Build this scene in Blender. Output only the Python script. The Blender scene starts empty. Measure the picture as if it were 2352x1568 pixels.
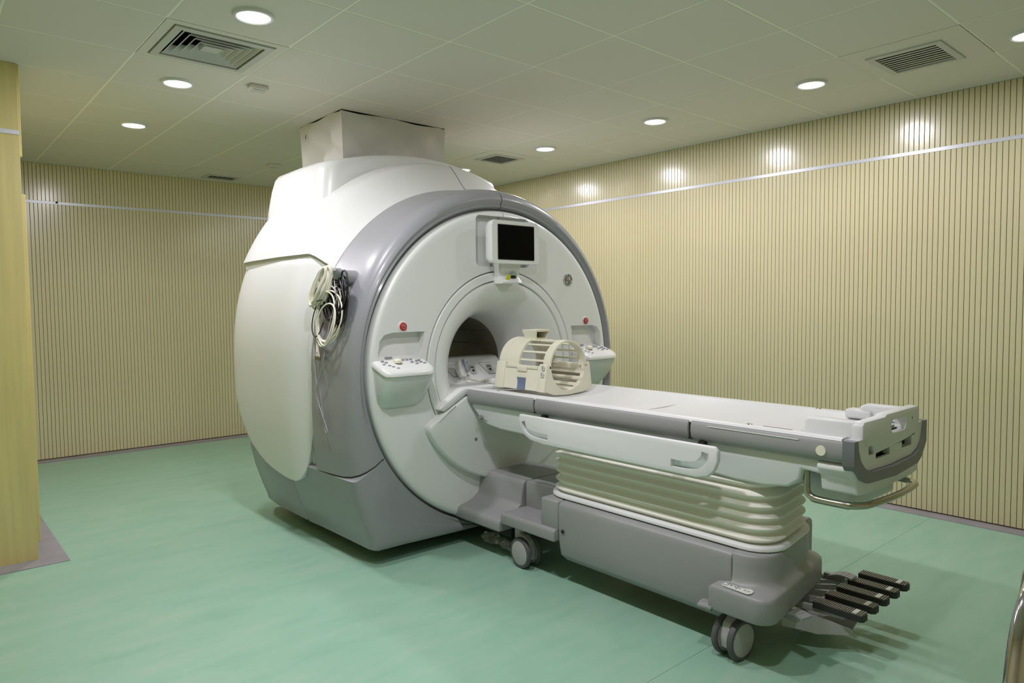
import bpy, bmesh, math, random
from mathutils import Vector, Matrix, Euler
random.seed(7)
R = math.radians
sc = bpy.context.scene
col = sc.collection

# ---------------------------------------------------------------- camera, world, lights, exposure
CAMZ = 1.44756
cam_d = bpy.data.cameras.new('camera'); cam = bpy.data.objects.new('camera', cam_d); col.objects.link(cam)
cam.location = (0, 0, CAMZ); cam.rotation_euler = (1.5174, 0.009, -0.7192)
cam_d.sensor_width = 36.0; cam_d.sensor_fit = 'HORIZONTAL'; cam_d.lens = 1602.74 / 2352 * 36.0
cam_d.clip_start = 0.05; cam_d.clip_end = 60
sc.camera = cam
w = bpy.data.worlds.new('world'); sc.world = w; w.use_nodes = True
w.node_tree.nodes['Background'].inputs[0].default_value = (0.8, 0.85, 0.8, 1)
w.node_tree.nodes['Background'].inputs[1].default_value = 0.02
sc.view_settings.view_transform = 'Standard'; sc.view_settings.look = 'None'
sc.view_settings.gamma = 1.0; sc.view_settings.use_curve_mapping = False
sc.view_settings.exposure = -0.10
LAMP_W = 15.0                       # watts of every ceiling downlight
LAMP_COL = (1.0, 0.962, 1.035)
CEIL = 2.808                        # ceiling height
LIGHT_XY = [(1.30, 3.30), (1.32, 4.56), (1.36, 5.80), (4.31, 5.66), (4.30, 4.45), (4.30, 3.27), (4.34, 2.10), (4.41, 0.99),
            (1.30, 2.09), (1.30, 0.89)]
LAMP_K = [1.15, 1.02, 1.3, 0.9, 0.9, 0.95, 0.95, 0.45, 1.75, 1.2]     # the tubes are not equally bright
for i, (x, y) in enumerate(LIGHT_XY):
    ld = bpy.data.lights.new('downlight_lamp', 'AREA'); ld.shape = 'DISK'; ld.size = 0.15
    ld.energy = LAMP_W * LAMP_K[i]; ld.color = LAMP_COL; ld.spread = R(180)
    lo = bpy.data.objects.new('downlight_lamp', ld); col.objects.link(lo)
    lo.location = (x, y, CEIL - 0.016)

# ---------------------------------------------------------------- materials
def mat(name, c, rough=0.5, metal=0.0, bump=0.0, bscale=60.0, var=0.0, vscale=3.0, coat=0.0, emit=None, estr=0.0, ior=None, trans=0.0, stretch=None, crough=0.12):
    m = bpy.data.materials.new(name); m.use_nodes = True
    nt = m.node_tree; b = nt.nodes['Principled BSDF']
    b.inputs['Base Color'].default_value = (*c, 1); b.inputs['Roughness'].default_value = rough
    b.inputs['Metallic'].default_value = metal
    if coat: b.inputs['Coat Weight'].default_value = coat; b.inputs['Coat Roughness'].default_value = crough; b.inputs['Coat IOR'].default_value = 1.6
    if trans: b.inputs['Transmission Weight'].default_value = trans
    if ior: b.inputs['IOR'].default_value = ior
    if emit: b.inputs['Emission Color'].default_value = (*emit, 1); b.inputs['Emission Strength'].default_value = estr
    tc = nt.nodes.new('ShaderNodeTexCoord'); mp = nt.nodes.new('ShaderNodeMapping'); nt.links.new(tc.outputs['Object'], mp.inputs[0])
    if stretch: mp.inputs['Scale'].default_value = stretch
    if var:
        n = nt.nodes.new('ShaderNodeTexNoise'); n.inputs['Scale'].default_value = vscale; n.inputs['Detail'].default_value = 5
        nt.links.new(mp.outputs[0], n.inputs['Vector'])
        cr = nt.nodes.new('ShaderNodeValToRGB'); cr.color_ramp.elements[0].position = 0.3; cr.color_ramp.elements[1].position = 0.7
        cr.color_ramp.elements[0].color = (*[max(0, v * (1 - var)) for v in c], 1)
        cr.color_ramp.elements[1].color = (*[min(1, v * (1 + var)) for v in c], 1)
        nt.links.new(n.outputs[0], cr.inputs[0]); nt.links.new(cr.outputs[0], b.inputs['Base Color'])
    if bump:
        n2 = nt.nodes.new('ShaderNodeTexNoise'); n2.inputs['Scale'].default_value = bscale
        nt.links.new(mp.outputs[0], n2.inputs['Vector'])
        bp = nt.nodes.new('ShaderNodeBump'); bp.inputs['Strength'].default_value = bump; bp.inputs['Distance'].default_value = 0.01
        nt.links.new(n2.outputs[0], bp.inputs['Height']); nt.links.new(bp.outputs[0], b.inputs['Normal'])
    return m

def lin(r, g, b):
    f = lambda v: (v / 255 / 12.92) if v <= 10 else ((v / 255 + 0.055) / 1.055) ** 2.4
    return (f(r), f(g), f(b))

M = {}
M['white'] = mat('white_plastic', lin(222, 224, 222), 0.30, bump=0.02, bscale=400, coat=0.15)
M['white2'] = mat('white_table_plastic', lin(220, 221, 222), 0.35, bump=0.02, bscale=400)
M['offwhite'] = mat('shell_plastic', lin(205, 208, 202), 0.4)
M['grey'] = mat('grey_plastic', lin(146, 147, 151), 0.36, bump=0.02, bscale=500, coat=0.2)
M['tgrey'] = mat('table_grey_plastic', lin(150, 150, 151), 0.42, bump=0.03, bscale=500)
M['dgrey'] = mat('lip_grey', lin(118, 119, 123), 0.4)
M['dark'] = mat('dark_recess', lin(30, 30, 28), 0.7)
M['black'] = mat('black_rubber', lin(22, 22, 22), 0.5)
M['screen'] = mat('screen_glass', lin(9, 9, 9), 0.25, ior=1.12)
M['bezel'] = mat('screen_bezel', lin(25, 28, 38), 0.3)
M['liner'] = mat('bore_liner', lin(125, 120, 104), 0.45)
M['cream'] = mat('cream_plastic', lin(226, 224, 203), 0.4, bump=0.03, bscale=300)
M['blue'] = mat('blue_grey_latch', lin(112, 124, 152), 0.35)
M['bellows'] = mat('bellows_rubber', lin(232, 230, 220), 0.55)
M['steel'] = mat('brushed_steel', lin(178, 174, 160), 0.22, metal=1.0)
M['chrome'] = mat('chrome', lin(190, 188, 190), 0.12, metal=1.0)
M['red'] = mat('red_button', lin(165, 35, 40), 0.35)
M['pink'] = mat('button_mark', lin(215, 150, 150), 0.5)
M['label'] = mat('label_white', lin(210, 214, 206), 0.5)
M['ink'] = mat('label_ink', lin(60, 60, 66), 0.6)
M['inkblue'] = mat('ink_blue', lin(60, 75, 140), 0.6)
M['yellow'] = mat('yellow_label', lin(205, 205, 45), 0.5)
M['button'] = mat('key_button', lin(150, 152, 160), 0.4)
M['wheel'] = mat('caster_disc', lin(172, 170, 170), 0.45)
M['tyre'] = mat('caster_tyre', lin(84, 84, 86), 0.6)
M['padrib'] = mat('pedal_rubber', lin(46, 44, 42), 0.6)
M['padtop'] = mat('pedal_rib', lin(140, 136, 122), 0.6)
M['cable_w'] = mat('cable_white', lin(222, 220, 202), 0.4)
M['cable_b'] = mat('cable_black', lin(24, 24, 27), 0.35)
M['cable_g'] = mat('cable_grey', lin(160, 160, 166), 0.35)
M['paper'] = mat('paper_tag', lin(205, 216, 200), 0.7)
M['fabric'] = mat('duct_fabric', lin(214, 213, 206), 0.75, bump=0.25, bscale=9, var=0.04, vscale=6)
M['slat'] = mat('birch_laminate', lin(213, 203, 162), 0.42, coat=0.35, crough=0.35, var=0.07, vscale=7, stretch=(1, 1, 0.12))
M['slat_up'] = mat('birch_laminate_gloss', lin(213, 203, 162), 0.35, coat=1.0, crough=0.2, var=0.07, vscale=7, stretch=(1, 1, 0.12))
M['slat_b'] = mat('birch_laminate_satin', lin(213, 203, 162), 0.4, coat=0.8, crough=0.2, var=0.07, vscale=7, stretch=(1, 1, 0.12))
M['board'] = mat('plain_birch_board', lin(206, 192, 128), 0.34, var=0.09, vscale=9, stretch=(3, 3, 0.15))
M['groove'] = mat('groove_brown', lin(92, 78, 48), 0.7)
M['rail'] = mat('aluminium_strip', lin(208, 210, 218), 0.35, metal=0.35)
M['tile'] = mat('ceiling_tile', lin(220, 217, 206), 0.62, bump=0.05, bscale=900)
M['tgap'] = mat('ceiling_grid', lin(244, 243, 226), 0.6)
M['border'] = mat('grey_border_vinyl', lin(150, 146, 152), 0.45, var=0.12, vscale=5)
M['vent'] = mat('vent_enamel', lin(198, 199, 192), 0.45)
M['lens'] = mat('lamp_lens', (1, 1, 1), 0.4, emit=(1, 1, 1), estr=7.0)
M['clear'] = mat('clear_film', (0.95, 0.97, 0.97), 0.12, trans=0.85, ior=1.3)
M['badge'] = mat('badge_silver', lin(196, 198, 196), 0.25, metal=0.8)
M['badge_in'] = mat('badge_inner', lin(112, 106, 98), 0.35, metal=0.4)

def floor_mat():
    m = bpy.data.materials.new('green_marbled_vinyl'); m.use_nodes = True
    nt = m.node_tree; b = nt.nodes['Principled BSDF']; b.inputs['Roughness'].default_value = 0.42
    tc = nt.nodes.new('ShaderNodeTexCoord'); mp = nt.nodes.new('ShaderNodeMapping'); mp.inputs['Scale'].default_value = (0.55, 2.2, 1)
    mp.inputs['Rotation'].default_value = (0, 0, R(8))
    nt.links.new(tc.outputs['Object'], mp.inputs[0])
    n = nt.nodes.new('ShaderNodeTexNoise'); n.inputs['Scale'].default_value = 4.0; n.inputs['Detail'].default_value = 9; n.inputs['Roughness'].default_value = 0.68
    nt.links.new(mp.outputs[0], n.inputs['Vector'])
    cr = nt.nodes.new('ShaderNodeValToRGB'); e = cr.color_ramp.elements
    e[0].position = 0.25; e[0].color = (*lin(138, 182, 159), 1); e[1].position = 0.75; e[1].color = (*lin(164, 193, 173), 1)
    k = e.new(0.5); k.color = (*lin(150, 190, 167), 1)
    nt.links.new(n.outputs[0], cr.inputs[0]); nt.links.new(cr.outputs[0], b.inputs['Base Color'])
    return m
M['floor'] = floor_mat()

# ---------------------------------------------------------------- helpers
FR = Vector((0, 0, 0))               # frame origin in which a thing is being drawn
def root(name, label, cat, loc, group=None, kind=None):
    o = bpy.data.objects.new(name, None); col.objects.link(o); o.location = loc; o.empty_display_size = 0.1
    o['rl'] = list(loc)
    if label: o['label'] = label
    if cat: o['category'] = cat
    if group: o['group'] = group
    if kind: o['kind'] = kind
    return o
def obj(name, bm, m, parent=None, label=None, cat=None, group=None, kind=None, smooth=35, at=None):
    """link one bmesh as one object; verts are given in frame FR, moved into the parent's space (or to origin `at`)"""
    bmesh.ops.recalc_face_normals(bm, faces=bm.faces[:])
    org = Vector(parent['rl']) if parent is not None else Vector(at if at is not None else (0, 0, 0))
    bmesh.ops.translate(bm, verts=bm.verts[:], vec=FR - org)
    me = bpy.data.meshes.new(name); bm.to_mesh(me); bm.free()
    if smooth:
        me.polygons.foreach_set('use_smooth', [True] * len(me.polygons))
        me.set_sharp_from_angle(angle=R(smooth))
    me.materials.append(M[m] if isinstance(m, str) else m)
    o = bpy.data.objects.new(name, me); col.objects.link(o)
    if parent is not None: o.parent = parent; o['rl'] = list(parent['rl'])
    else: o.location = org; o['rl'] = list(org)
    if label: o['label'] = label
    if cat: o['category'] = cat
    if group: o['group'] = group
    if kind: o['kind'] = kind
    return o
def NB(): return bmesh.new()
def bev(bm, r, seg=2, ang=30, faces=None):
    if r <= 0: return bm
    es = [e for e in bm.edges if len(e.link_faces) == 2 and e.calc_face_angle(0) > R(ang)]
    if es: bmesh.ops.bevel(bm, geom=es, offset=r, segments=seg, profile=0.5, affect='EDGES', clamp_overlap=True)
    return bm
def join(a, b):
    me = bpy.data.meshes.new('tmp'); b.to_mesh(me); b.free(); a.from_mesh(me); bpy.data.meshes.remove(me); return a
def box(x0, x1, y0, y1, z0, z1, r=0.0, seg=2):
    bm = NB(); bmesh.ops.create_cube(bm, size=1)
    for v in bm.verts: v.co = Vector(((x0 + x1) / 2 + v.co.x * (x1 - x0), (y0 + y1) / 2 + v.co.y * (y1 - y0), (z0 + z1) / 2 + v.co.z * (z1 - z0)))
    return bev(bm, r, seg)
AX = {'x': lambda p, t: (t, p[0], p[1]), 'y': lambda p, t: (p[0], t, p[1]), 'z': lambda p, t: (p[0], p[1], t)}
def prism(poly, axis, lo, hi, r=0.0, seg=2, ang=30):
    bm = NB(); f = AX[axis]
    a = [bm.verts.new(f(p, lo)) for p in poly]; b = [bm.verts.new(f(p, hi)) for p in poly]
    n = len(poly); bm.faces.new(a); bm.faces.new(b[::-1])
    for i in range(n): bm.faces.new((a[i], b[i], b[(i + 1) % n], a[(i + 1) % n]))
    bmesh.ops.recalc_face_normals(bm, faces=bm.faces[:])
    return bev(bm, r, seg, ang)
def loft(rings, closed=True, caps=True, cyc=False):
    bm = NB(); vs = [[bm.verts.new(p) for p in r] for r in rings]; n = len(rings[0]); k = len(rings)
    for i in range(k if cyc else k - 1):
        a, b = vs[i], vs[(i + 1) % k]
        for j in range(n if closed else n - 1):
            q = (a[j], a[(j + 1) % n], b[(j + 1) % n], b[j])
            bm.faces.new(q)
    if caps and not cyc:
        bm.faces.new(vs[0]); bm.faces.new(vs[-1][::-1])
    return bm
def smooth_path(pts, sub=6, closed=False):
    P = [Vector(p) for p in pts]; n = len(P); out = []
    rng = range(n) if closed else range(n - 1)
    for i in rng:
        if closed: p0, p1, p2, p3 = P[(i - 1) % n], P[i], P[(i + 1) % n], P[(i + 2) % n]
        else: p0, p1, p2, p3 = P[max(i - 1, 0)], P[i], P[i + 1], P[min(i + 2, n - 1)]
        for s in range(sub):
            t = s / sub
            out.append(0.5 * ((2 * p1) + (-p0 + p2) * t + (2 * p0 - 5 * p1 + 4 * p2 - p3) * t * t + (-p0 + 3 * p1 - 3 * p2 + p3) * t ** 3))
    if not closed: out.append(P[-1])
    return out
def tube(pts, r, n=8, closed=False, sub=0):
    P = smooth_path(pts, sub, closed) if sub else [Vector(p) for p in pts]
    k = len(P); rings = []; up = None
    for i in range(k):
        if closed: t = (P[(i + 1) % k] - P[i - 1]).normalized()
        else: t = (P[min(i + 1, k - 1)] - P[max(i - 1, 0)]).normalized()
        if up is None:
            up = Vector((0, 0, 1)) if abs(t.z) < 0.9 else Vector((1, 0, 0))
        up = (up - t * up.dot(t)).normalized(); s = t.cross(up)
        rr = r[i] if isinstance(r, (list, tuple)) else r
        rings.append([P[i] + (up * math.cos(a) + s * math.sin(a)) * rr for a in [2 * math.pi * j / n for j in range(n)]])
    return loft(rings, True, not closed, closed)
def lathe(prof, axis='z', c=(0, 0, 0), n=32, closed_prof=False):
    """prof: list of (radius, height along axis)"""
    rings = []
    for j in range(n):
        a = 2 * math.pi * j / n; ring = []
        for (r, h) in prof:
            u, v = r * math.cos(a), r * math.sin(a)
            p = {'z': (u, v, h), 'y': (u, h, v), 'x': (h, u, v)}[axis]
            ring.append(Vector(p) + Vector(c))
        rings.append(ring)
    bm = loft(rings, closed_prof, False, True)
    bmesh.ops.remove_doubles(bm, verts=bm.verts[:], dist=1e-6)
    return bm
def rot(bm, ang, axis, cen):
    bmesh.ops.rotate(bm, verts=bm.verts[:], cent=Vector(cen), matrix=Matrix.Rotation(ang, 3, axis)); return bm
def mv(bm, v): bmesh.ops.translate(bm, verts=bm.verts[:], vec=Vector(v)); return bm
def mirror_x(bm):
    for v in bm.verts: v.co.x = -v.co.x
    bmesh.ops.reverse_faces(bm, faces=bm.faces[:]); return bm
def cut(o, cbm):
    """subtract a solid given in frame FR from object o, bake the result"""
    bmesh.ops.recalc_face_normals(cbm, faces=cbm.faces[:])
    bmesh.ops.translate(cbm, verts=cbm.verts[:], vec=FR - Vector(o['rl']))
    me = bpy.data.meshes.new('cutter'); cbm.to_mesh(me); cbm.free()
    c = bpy.data.objects.new('cutter', me); col.objects.link(c)
    par = o.parent; 
    c.location = Vector(o['rl'])
    md = o.modifiers.new('b', 'BOOLEAN'); md.object = c; md.operation = 'DIFFERENCE'; md.solver = 'EXACT'
    bpy.context.view_layer.update()
    dg = bpy.context.evaluated_depsgraph_get()
    nm = bpy.data.meshes.new_from_object(o.evaluated_get(dg)); old = o.data
    o.modifiers.clear(); o.data = nm; nm.name = old.name
    bpy.data.objects.remove(c); bpy.data.meshes.remove(me); bpy.data.meshes.remove(old)
    nm.polygons.foreach_set('use_smooth', [True] * len(nm.polygons)); nm.set_sharp_from_angle(angle=R(35))
def rrect(cx, cz, w_, h_, r, n=5):
    out = []
    for (sx, sz, a0) in ((1, 1, 0), (-1, 1, 90), (-1, -1, 180), (1, -1, 270)):
        for k in range(n + 1):
            a = R(a0 + 90 * k / n)
            out.append((cx + sx * (w_ / 2 - r) + r * math.cos(a), cz + sz * (h_ / 2 - r) + r * math.sin(a)))
    return out
def circ(cx, cz, r, n=32): return [(cx + r * math.cos(2 * math.pi * i / n), cz + r * math.sin(2 * math.pi * i / n)) for i in range(n)]
def share(o, loc, parent):
    c = o.copy(); c.location = loc; c.parent = parent; col.objects.link(c); return c

# ---------------------------------------------------------------- room
BACK, RIGHT, LEFT, FRONT = 7.90, 5.24, -1.30, -1.60
FR = Vector((0, 0, 0))
floor = obj('floor', box(LEFT - .1, RIGHT + .1, FRONT - .1, BACK + .1, -0.12, -0.004), 'dark', kind='structure', smooth=0)
for (y0, y1) in ((FRONT, 1.6185), (1.6200, BACK)):
    obj('vinyl_sheet', box(LEFT, RIGHT, y0, y1, -0.004, 0.0), 'floor', floor, smooth=0)
OX, OY, T = 1.6016, 2.9891, 0.6
holes = {(-1, 1): 'diffuser', (4, -3): 'grille', (4, 3): 'grille', (1, 7): 'grille'}
def cells():
    for i in range(-5, 7):
        for j in range(-8, 9):
            x0, y0 = OX + i * T, OY + j * T
            a0, a1, b0, b1 = max(x0, LEFT), min(x0 + T, RIGHT), max(y0, FRONT), min(y0 + T, BACK)
            if a1 - a0 < 0.03 or b1 - b0 < 0.03: continue
            yield i, j, x0, y0, a0, a1, b0, b1
bm = box(LEFT - .1, RIGHT + .1, FRONT - .1, BACK + .1, CEIL + 0.20, CEIL + 0.26)
for i, j, x0, y0, a0, a1, b0, b1 in cells():
    if (i, j) not in holes:
        me_ = bpy.data.meshes.new('t'); q = box(a0, a1, b0, b1, CEIL + .0014, CEIL + .20); q.to_mesh(me_); q.free(); bm.from_mesh(me_); bpy.data.meshes.remove(me_)
ceiling = obj('ceiling', bm, 'tgap', kind='structure', smooth=0)
tile_me = None
def tile_bm(x0, x1, y0, y1):
    return bev(box(x0 + .0065, x1 - .0065, y0 + .0065, y1 - .0065, CEIL, CEIL + .002), 0.001, 1)
for i, j, x0, y0, a0, a1, b0, b1 in cells():
    if (i, j) in holes: continue
    if a1 - a0 > T - 1e-4 and b1 - b0 > T - 1e-4:
        if tile_me is None:
            t0 = obj('tile', tile_bm(-T / 2, T / 2, -T / 2, T / 2), 'tile', ceiling, smooth=0); tile_me = t0.data
            t0.location = (x0 + T / 2, y0 + T / 2, 0)
        else: share(t0, (x0 + T / 2, y0 + T / 2, 0), ceiling)
    else: obj('tile', tile_bm(a0, a1, b0, b1), 'tile', ceiling, smooth=0)

def slat_wall(name, axis, const, lo, hi, z0, z1, m):
    """brown backing board carrying vertical slats; the room lies on the negative side of `const`"""
    bk = box(const, const + .1, lo, hi, z0, z1) if axis == 'y' else box(lo, hi, const, const + .1, z0, z1)
    wobj = obj(name, bk, 'groove', kind='structure', smooth=0)
    p = 0.0320; n = int((hi - lo) / p); s0 = None; r = 0.0145; a, b = const - .007, const
    za, zb = max(z0, .012), min(z1, CEIL)
    for k in range(n):
        c = lo + p * (k + 0.5)
        if s0 is None:
            bm = box(a, b, -r, r, za, zb, 0.0016, 1) if axis == 'y' else box(-r, r, a, b, za, zb, 0.0016, 1)
            s0 = obj('slat', bm, m, wobj, smooth=0); s0.location = (0, c, 0) if axis == 'y' else (c, 0, 0)
        else: share(s0, (0, c, 0) if axis == 'y' else (c, 0, 0), wobj)
    return wobj
wr = slat_wall('wall_right', 'y', RIGHT, -0.3, BACK, 0, 2.449, 'slat')
wr2 = slat_wall('trim_5', 'y', RIGHT, -0.3, BACK, 2.449, CEIL + .05, 'slat_up')
wb = slat_wall('wall_back', 'x', BACK, 0.53, RIGHT, 0, 2.446, 'slat_b')
wb2 = slat_wall('trim_6', 'x', BACK, 0.53, RIGHT, 2.446, CEIL + .05, 'slat_b')
obj('metal_strip', box(RIGHT - .0095, RIGHT - .004, -0.3, BACK - .012, 2.437, 2.462, 0.001, 1), 'rail', wr)
obj('metal_strip', box(0.56, RIGHT - .012, BACK - .0095, BACK - .004, 2.434, 2.459, 0.001, 1), 'rail', wb)
obj('screw_hole', lathe([(0, 0), (.011, 0), (.008, .004), (0, .004)], 'y', (1.162, BACK - .012, 2.452), 10), 'dark', wb)
obj('wall_right_extension', box(RIGHT, RIGHT + .1, FRONT, -0.3, 0, CEIL + .05), 'slat', kind='structure', smooth=0)
obj('wall_front', box(LEFT, RIGHT, FRONT - .1, FRONT, 0, CEIL + .05), 'slat', kind='structure', smooth=0)
obj('wall_left', box(LEFT - .1, LEFT, FRONT, 4.79, 0, CEIL + .05), 'slat', kind='structure', smooth=0)
# projecting board-clad wall end at the left
pier = obj('wall_pier', box(LEFT, 0.525, 4.80, BACK, 0, CEIL + .05), 'board', kind='structure', smooth=0)
obj('panel', box(-0.68, 0.540, 4.785, 4.80, 0.0, 2.418, 0.001, 1), 'board', pier, smooth=0)
obj('panel', box(-0.68, 0.540, 4.785, 4.80, 2.440, CEIL, 0.001, 1), 'board', pier, smooth=0)
obj('panel', box(LEFT, -0.685, 4.785, 4.80, 0.0, CEIL, 0.001, 1), 'board', pier, smooth=0)
obj('metal_strip', box(LEFT, 0.541, 4.782, 4.79, 2.416, 2.441, 0.001, 1), 'rail', pier)
obj('edge_strip', box(0.525, 0.552, 4.80, 4.84, 2.30, CEIL, 0.002, 1), 'board', pier)
obj('door_frame', box(0.525, 0.566, 4.87, 5.85, 0.08, 2.10, 0.003, 1), 'board', pier)
# grey vinyl border on the floor along the walls
obj('trim_1', box(RIGHT - .125, RIGHT, FRONT, BACK, 0, .004), 'border', kind='structure', smooth=0)
obj('trim_2', box(0.54, RIGHT - .125, BACK - .155, BACK, 0, .004), 'border', kind='structure', smooth=0)
obj('trim_3', box(0.54, 0.675, 4.80, BACK - .155, 0, .004), 'border', kind='structure', smooth=0)
obj('trim_4', box(LEFT, 0.675, 4.645, 4.80, 0, .004), 'border', kind='structure', smooth=0)

# ---------------------------------------------------------------- ceiling fittings
def downlight(x, y, label):
    t = root('downlight', label, 'ceiling light', (x, y, CEIL - .012), 'round recessed ceiling downlights')
    obj('trim_ring', lathe([(.074, .0), (.080, -.004), (.090, -.002), (.094, .010), (.094, .013), (.074, .013)], 'z', (x, y, CEIL - .012), 40, True), 'white', t)
    obj('lens', lathe([(0, .001), (.074, .001), (.074, .006), (0, .006)], 'z', (x, y, CEIL - .012), 32), 'lens', t)
    return t
LBL = ['largest glowing downlight, above and to the right of the square air diffuser', 'glowing downlight just below the square air diffuser in the ceiling',
       'small glowing downlight nearest the far left wall, lowest in the left row', 'small glowing downlight seen just above the white scanner cover',
       'glowing downlight beside the small slatted grille, second lowest in the right row', 'glowing downlight midway along the right row of ceiling lights',
       'glowing downlight to the left of the slatted grille near the right wall', 'glowing downlight cut off by the right edge of the picture',
       'downlight of the left ceiling row above the top edge of the picture', 'downlight of the left ceiling row nearest the camera',
       ]
for (x, y), l in zip(LIGHT_XY, LBL): downlight(x, y, l)

def frame_ring(cx, cy, ox, oy, ix, iy, z0, z1):
    a = [(cx - ox, cy - oy), (cx + ox, cy - oy), (cx + ox, cy + oy), (cx - ox, cy + oy)]
    b = [(cx - ix, cy - iy), (cx + ix, cy - iy), (cx + ix, cy + iy), (cx - ix, cy + iy)]
    rings = []
    for i in range(4):
        rings.append([(*a[i], z0), (*a[i], z1), (*b[i], z1), (*b[i], z0)])
    return loft(rings, True, False, True)
def diffuser():
    x0, y0 = OX - T, OY + T; cx, cy = x0 + T / 2, y0 + T / 2
    t = root('air_diffuser', 'large square four-way air diffuser with nested white vanes in the ceiling', 'air vent', (cx, cy, CEIL))
    obj('flange', frame_ring(cx, cy, .298, .298, .252, .252, CEIL - .001, CEIL + .012), 'tile', t, smooth=0)
    obj('duct_box', frame_ring(cx, cy, .262, .262, .250, .250, CEIL + .010, CEIL + .16), 'dark', t, smooth=0)
    obj('frame', frame_ring(cx, cy, .246, .246, .208, .208, CEIL - .008, CEIL + .012), 'vent', t, smooth=0)
    s = .196
    while s > .05:
        a = s; b = s - .040 if s - .04 > .02 else .02
        rings = []
        for sx, sy in ((-1, -1), (1, -1), (1, 1), (-1, 1)):
            rings.append([(cx + sx * a, cy + sy * a, CEIL - .004), (cx + sx * (a - .004), cy + sy * (a - .004), CEIL - .005),
                          (cx + sx * (b - .002), cy + sy * (b - .002), CEIL + .036), (cx + sx * b, cy + sy * b, CEIL + .038)])
        obj('vane', loft(rings, True, False, True), 'vent', t, smooth=0)
        s -= .036
    obj('centre_pyramid', prism([(cx - .05, cy - .05), (cx + .05, cy - .05), (cx + .05, cy + .05), (cx - .05, cy + .05)], 'z', CEIL, CEIL + .03), 'vent', t, smooth=0)
    obj('back_plate', box(cx - .25, cx + .25, cy - .25, cy + .25, CEIL + .155, CEIL + .16), 'dark', t, smooth=0)
diffuser()
def grille(i, j, cx, cy, hx, hy, label, n, along, m='vent', dark=False):
    x0, y0 = OX + i * T, OY + j * T
    t = root('air_grille', label, 'air vent', (cx, cy, CEIL), 'slatted air grilles in the ceiling')
    a = [(x0 + .004, y0 + .004), (x0 + T - .004, y0 + .004), (x0 + T - .004, y0 + T - .004), (x0 + .004, y0 + T - .004)]
    b = [(cx - hx + .02, cy - hy + .02), (cx + hx - .02, cy - hy + .02), (cx + hx - .02, cy + hy - .02), (cx - hx + .02, cy + hy - .02)]
    rings = [[(*a[k], CEIL), (*a[k], CEIL + .012), (*b[k], CEIL + .012), (*b[k], CEIL)] for k in range(4)]
    obj('flange', loft(rings, True, False, True), 'tile', t, smooth=0)
    obj('frame', frame_ring(cx, cy, hx, hy, hx - .035, hy - .035, CEIL - .008, CEIL + .002), 'vent', t, smooth=0)
    obj('back_plate', box(cx - hx + .02, cx + hx - .02, cy - hy + .02, cy + hy - .02, CEIL + .045, CEIL + .05), 'dark', t, smooth=0)
    w0, w1 = (-(hy - .035), hy - .035) if along == 'x' else (-(hx - .035), hx - .035)
    for k in range(n):
        c = w0 + (w1 - w0) * (k + .5) / n; d = (w1 - w0) / n
        if along == 'x': bm = rot(box(cx - hx + .036, cx + hx - .036, cy + c - d * .25, cy + c + d * .25, CEIL - .001, CEIL + .0005), R(3), 'X', (cx, cy + c, CEIL + .005))
        else: bm = rot(box(cx + c - d * .25, cx + c + d * .25, cy - hy + .036, cy + hy - .036, CEIL - .001, CEIL + .0005), R(-3), 'Y', (cx + c, cy, CEIL + .005))
        obj('louvre', bm, m, t, smooth=0)
grille(4, -3, 4.355, 1.51, .205, .19, 'rectangular slatted air grille nearest the camera, at upper right', 9, 'y')
grille(4, 3, 4.29, 5.06, .17, .165, 'grey slatted air grille beside the downlights beyond the scanner', 9, 'y', 'dgrey')
grille(1, 7, 2.60, 7.60, .17, .12, 'darkest slatted grille, against the far wall left of the scanner', 8, 'y', 'dgrey')
def sensor(x, y, label):
    t = root('ceiling_sensor', label, 'sensor', (x, y, CEIL - .03), 'small white ceiling sensors')
    obj('housing', box(x - .055, x + .055, y - .04, y + .04, CEIL - .028, CEIL, .006), 'tile', t)
    obj('cover', box(x - .04, x + .04, y - .028, y + .028, CEIL - .033, CEIL - .027, .002), 'vent', t)
sensor(1.72, 4.33, 'small white box sensor on the ceiling right of the air diffuser')
sensor(2.76, 6.60, 'tiny white sensor on the far ceiling left of the fabric duct')

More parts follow.
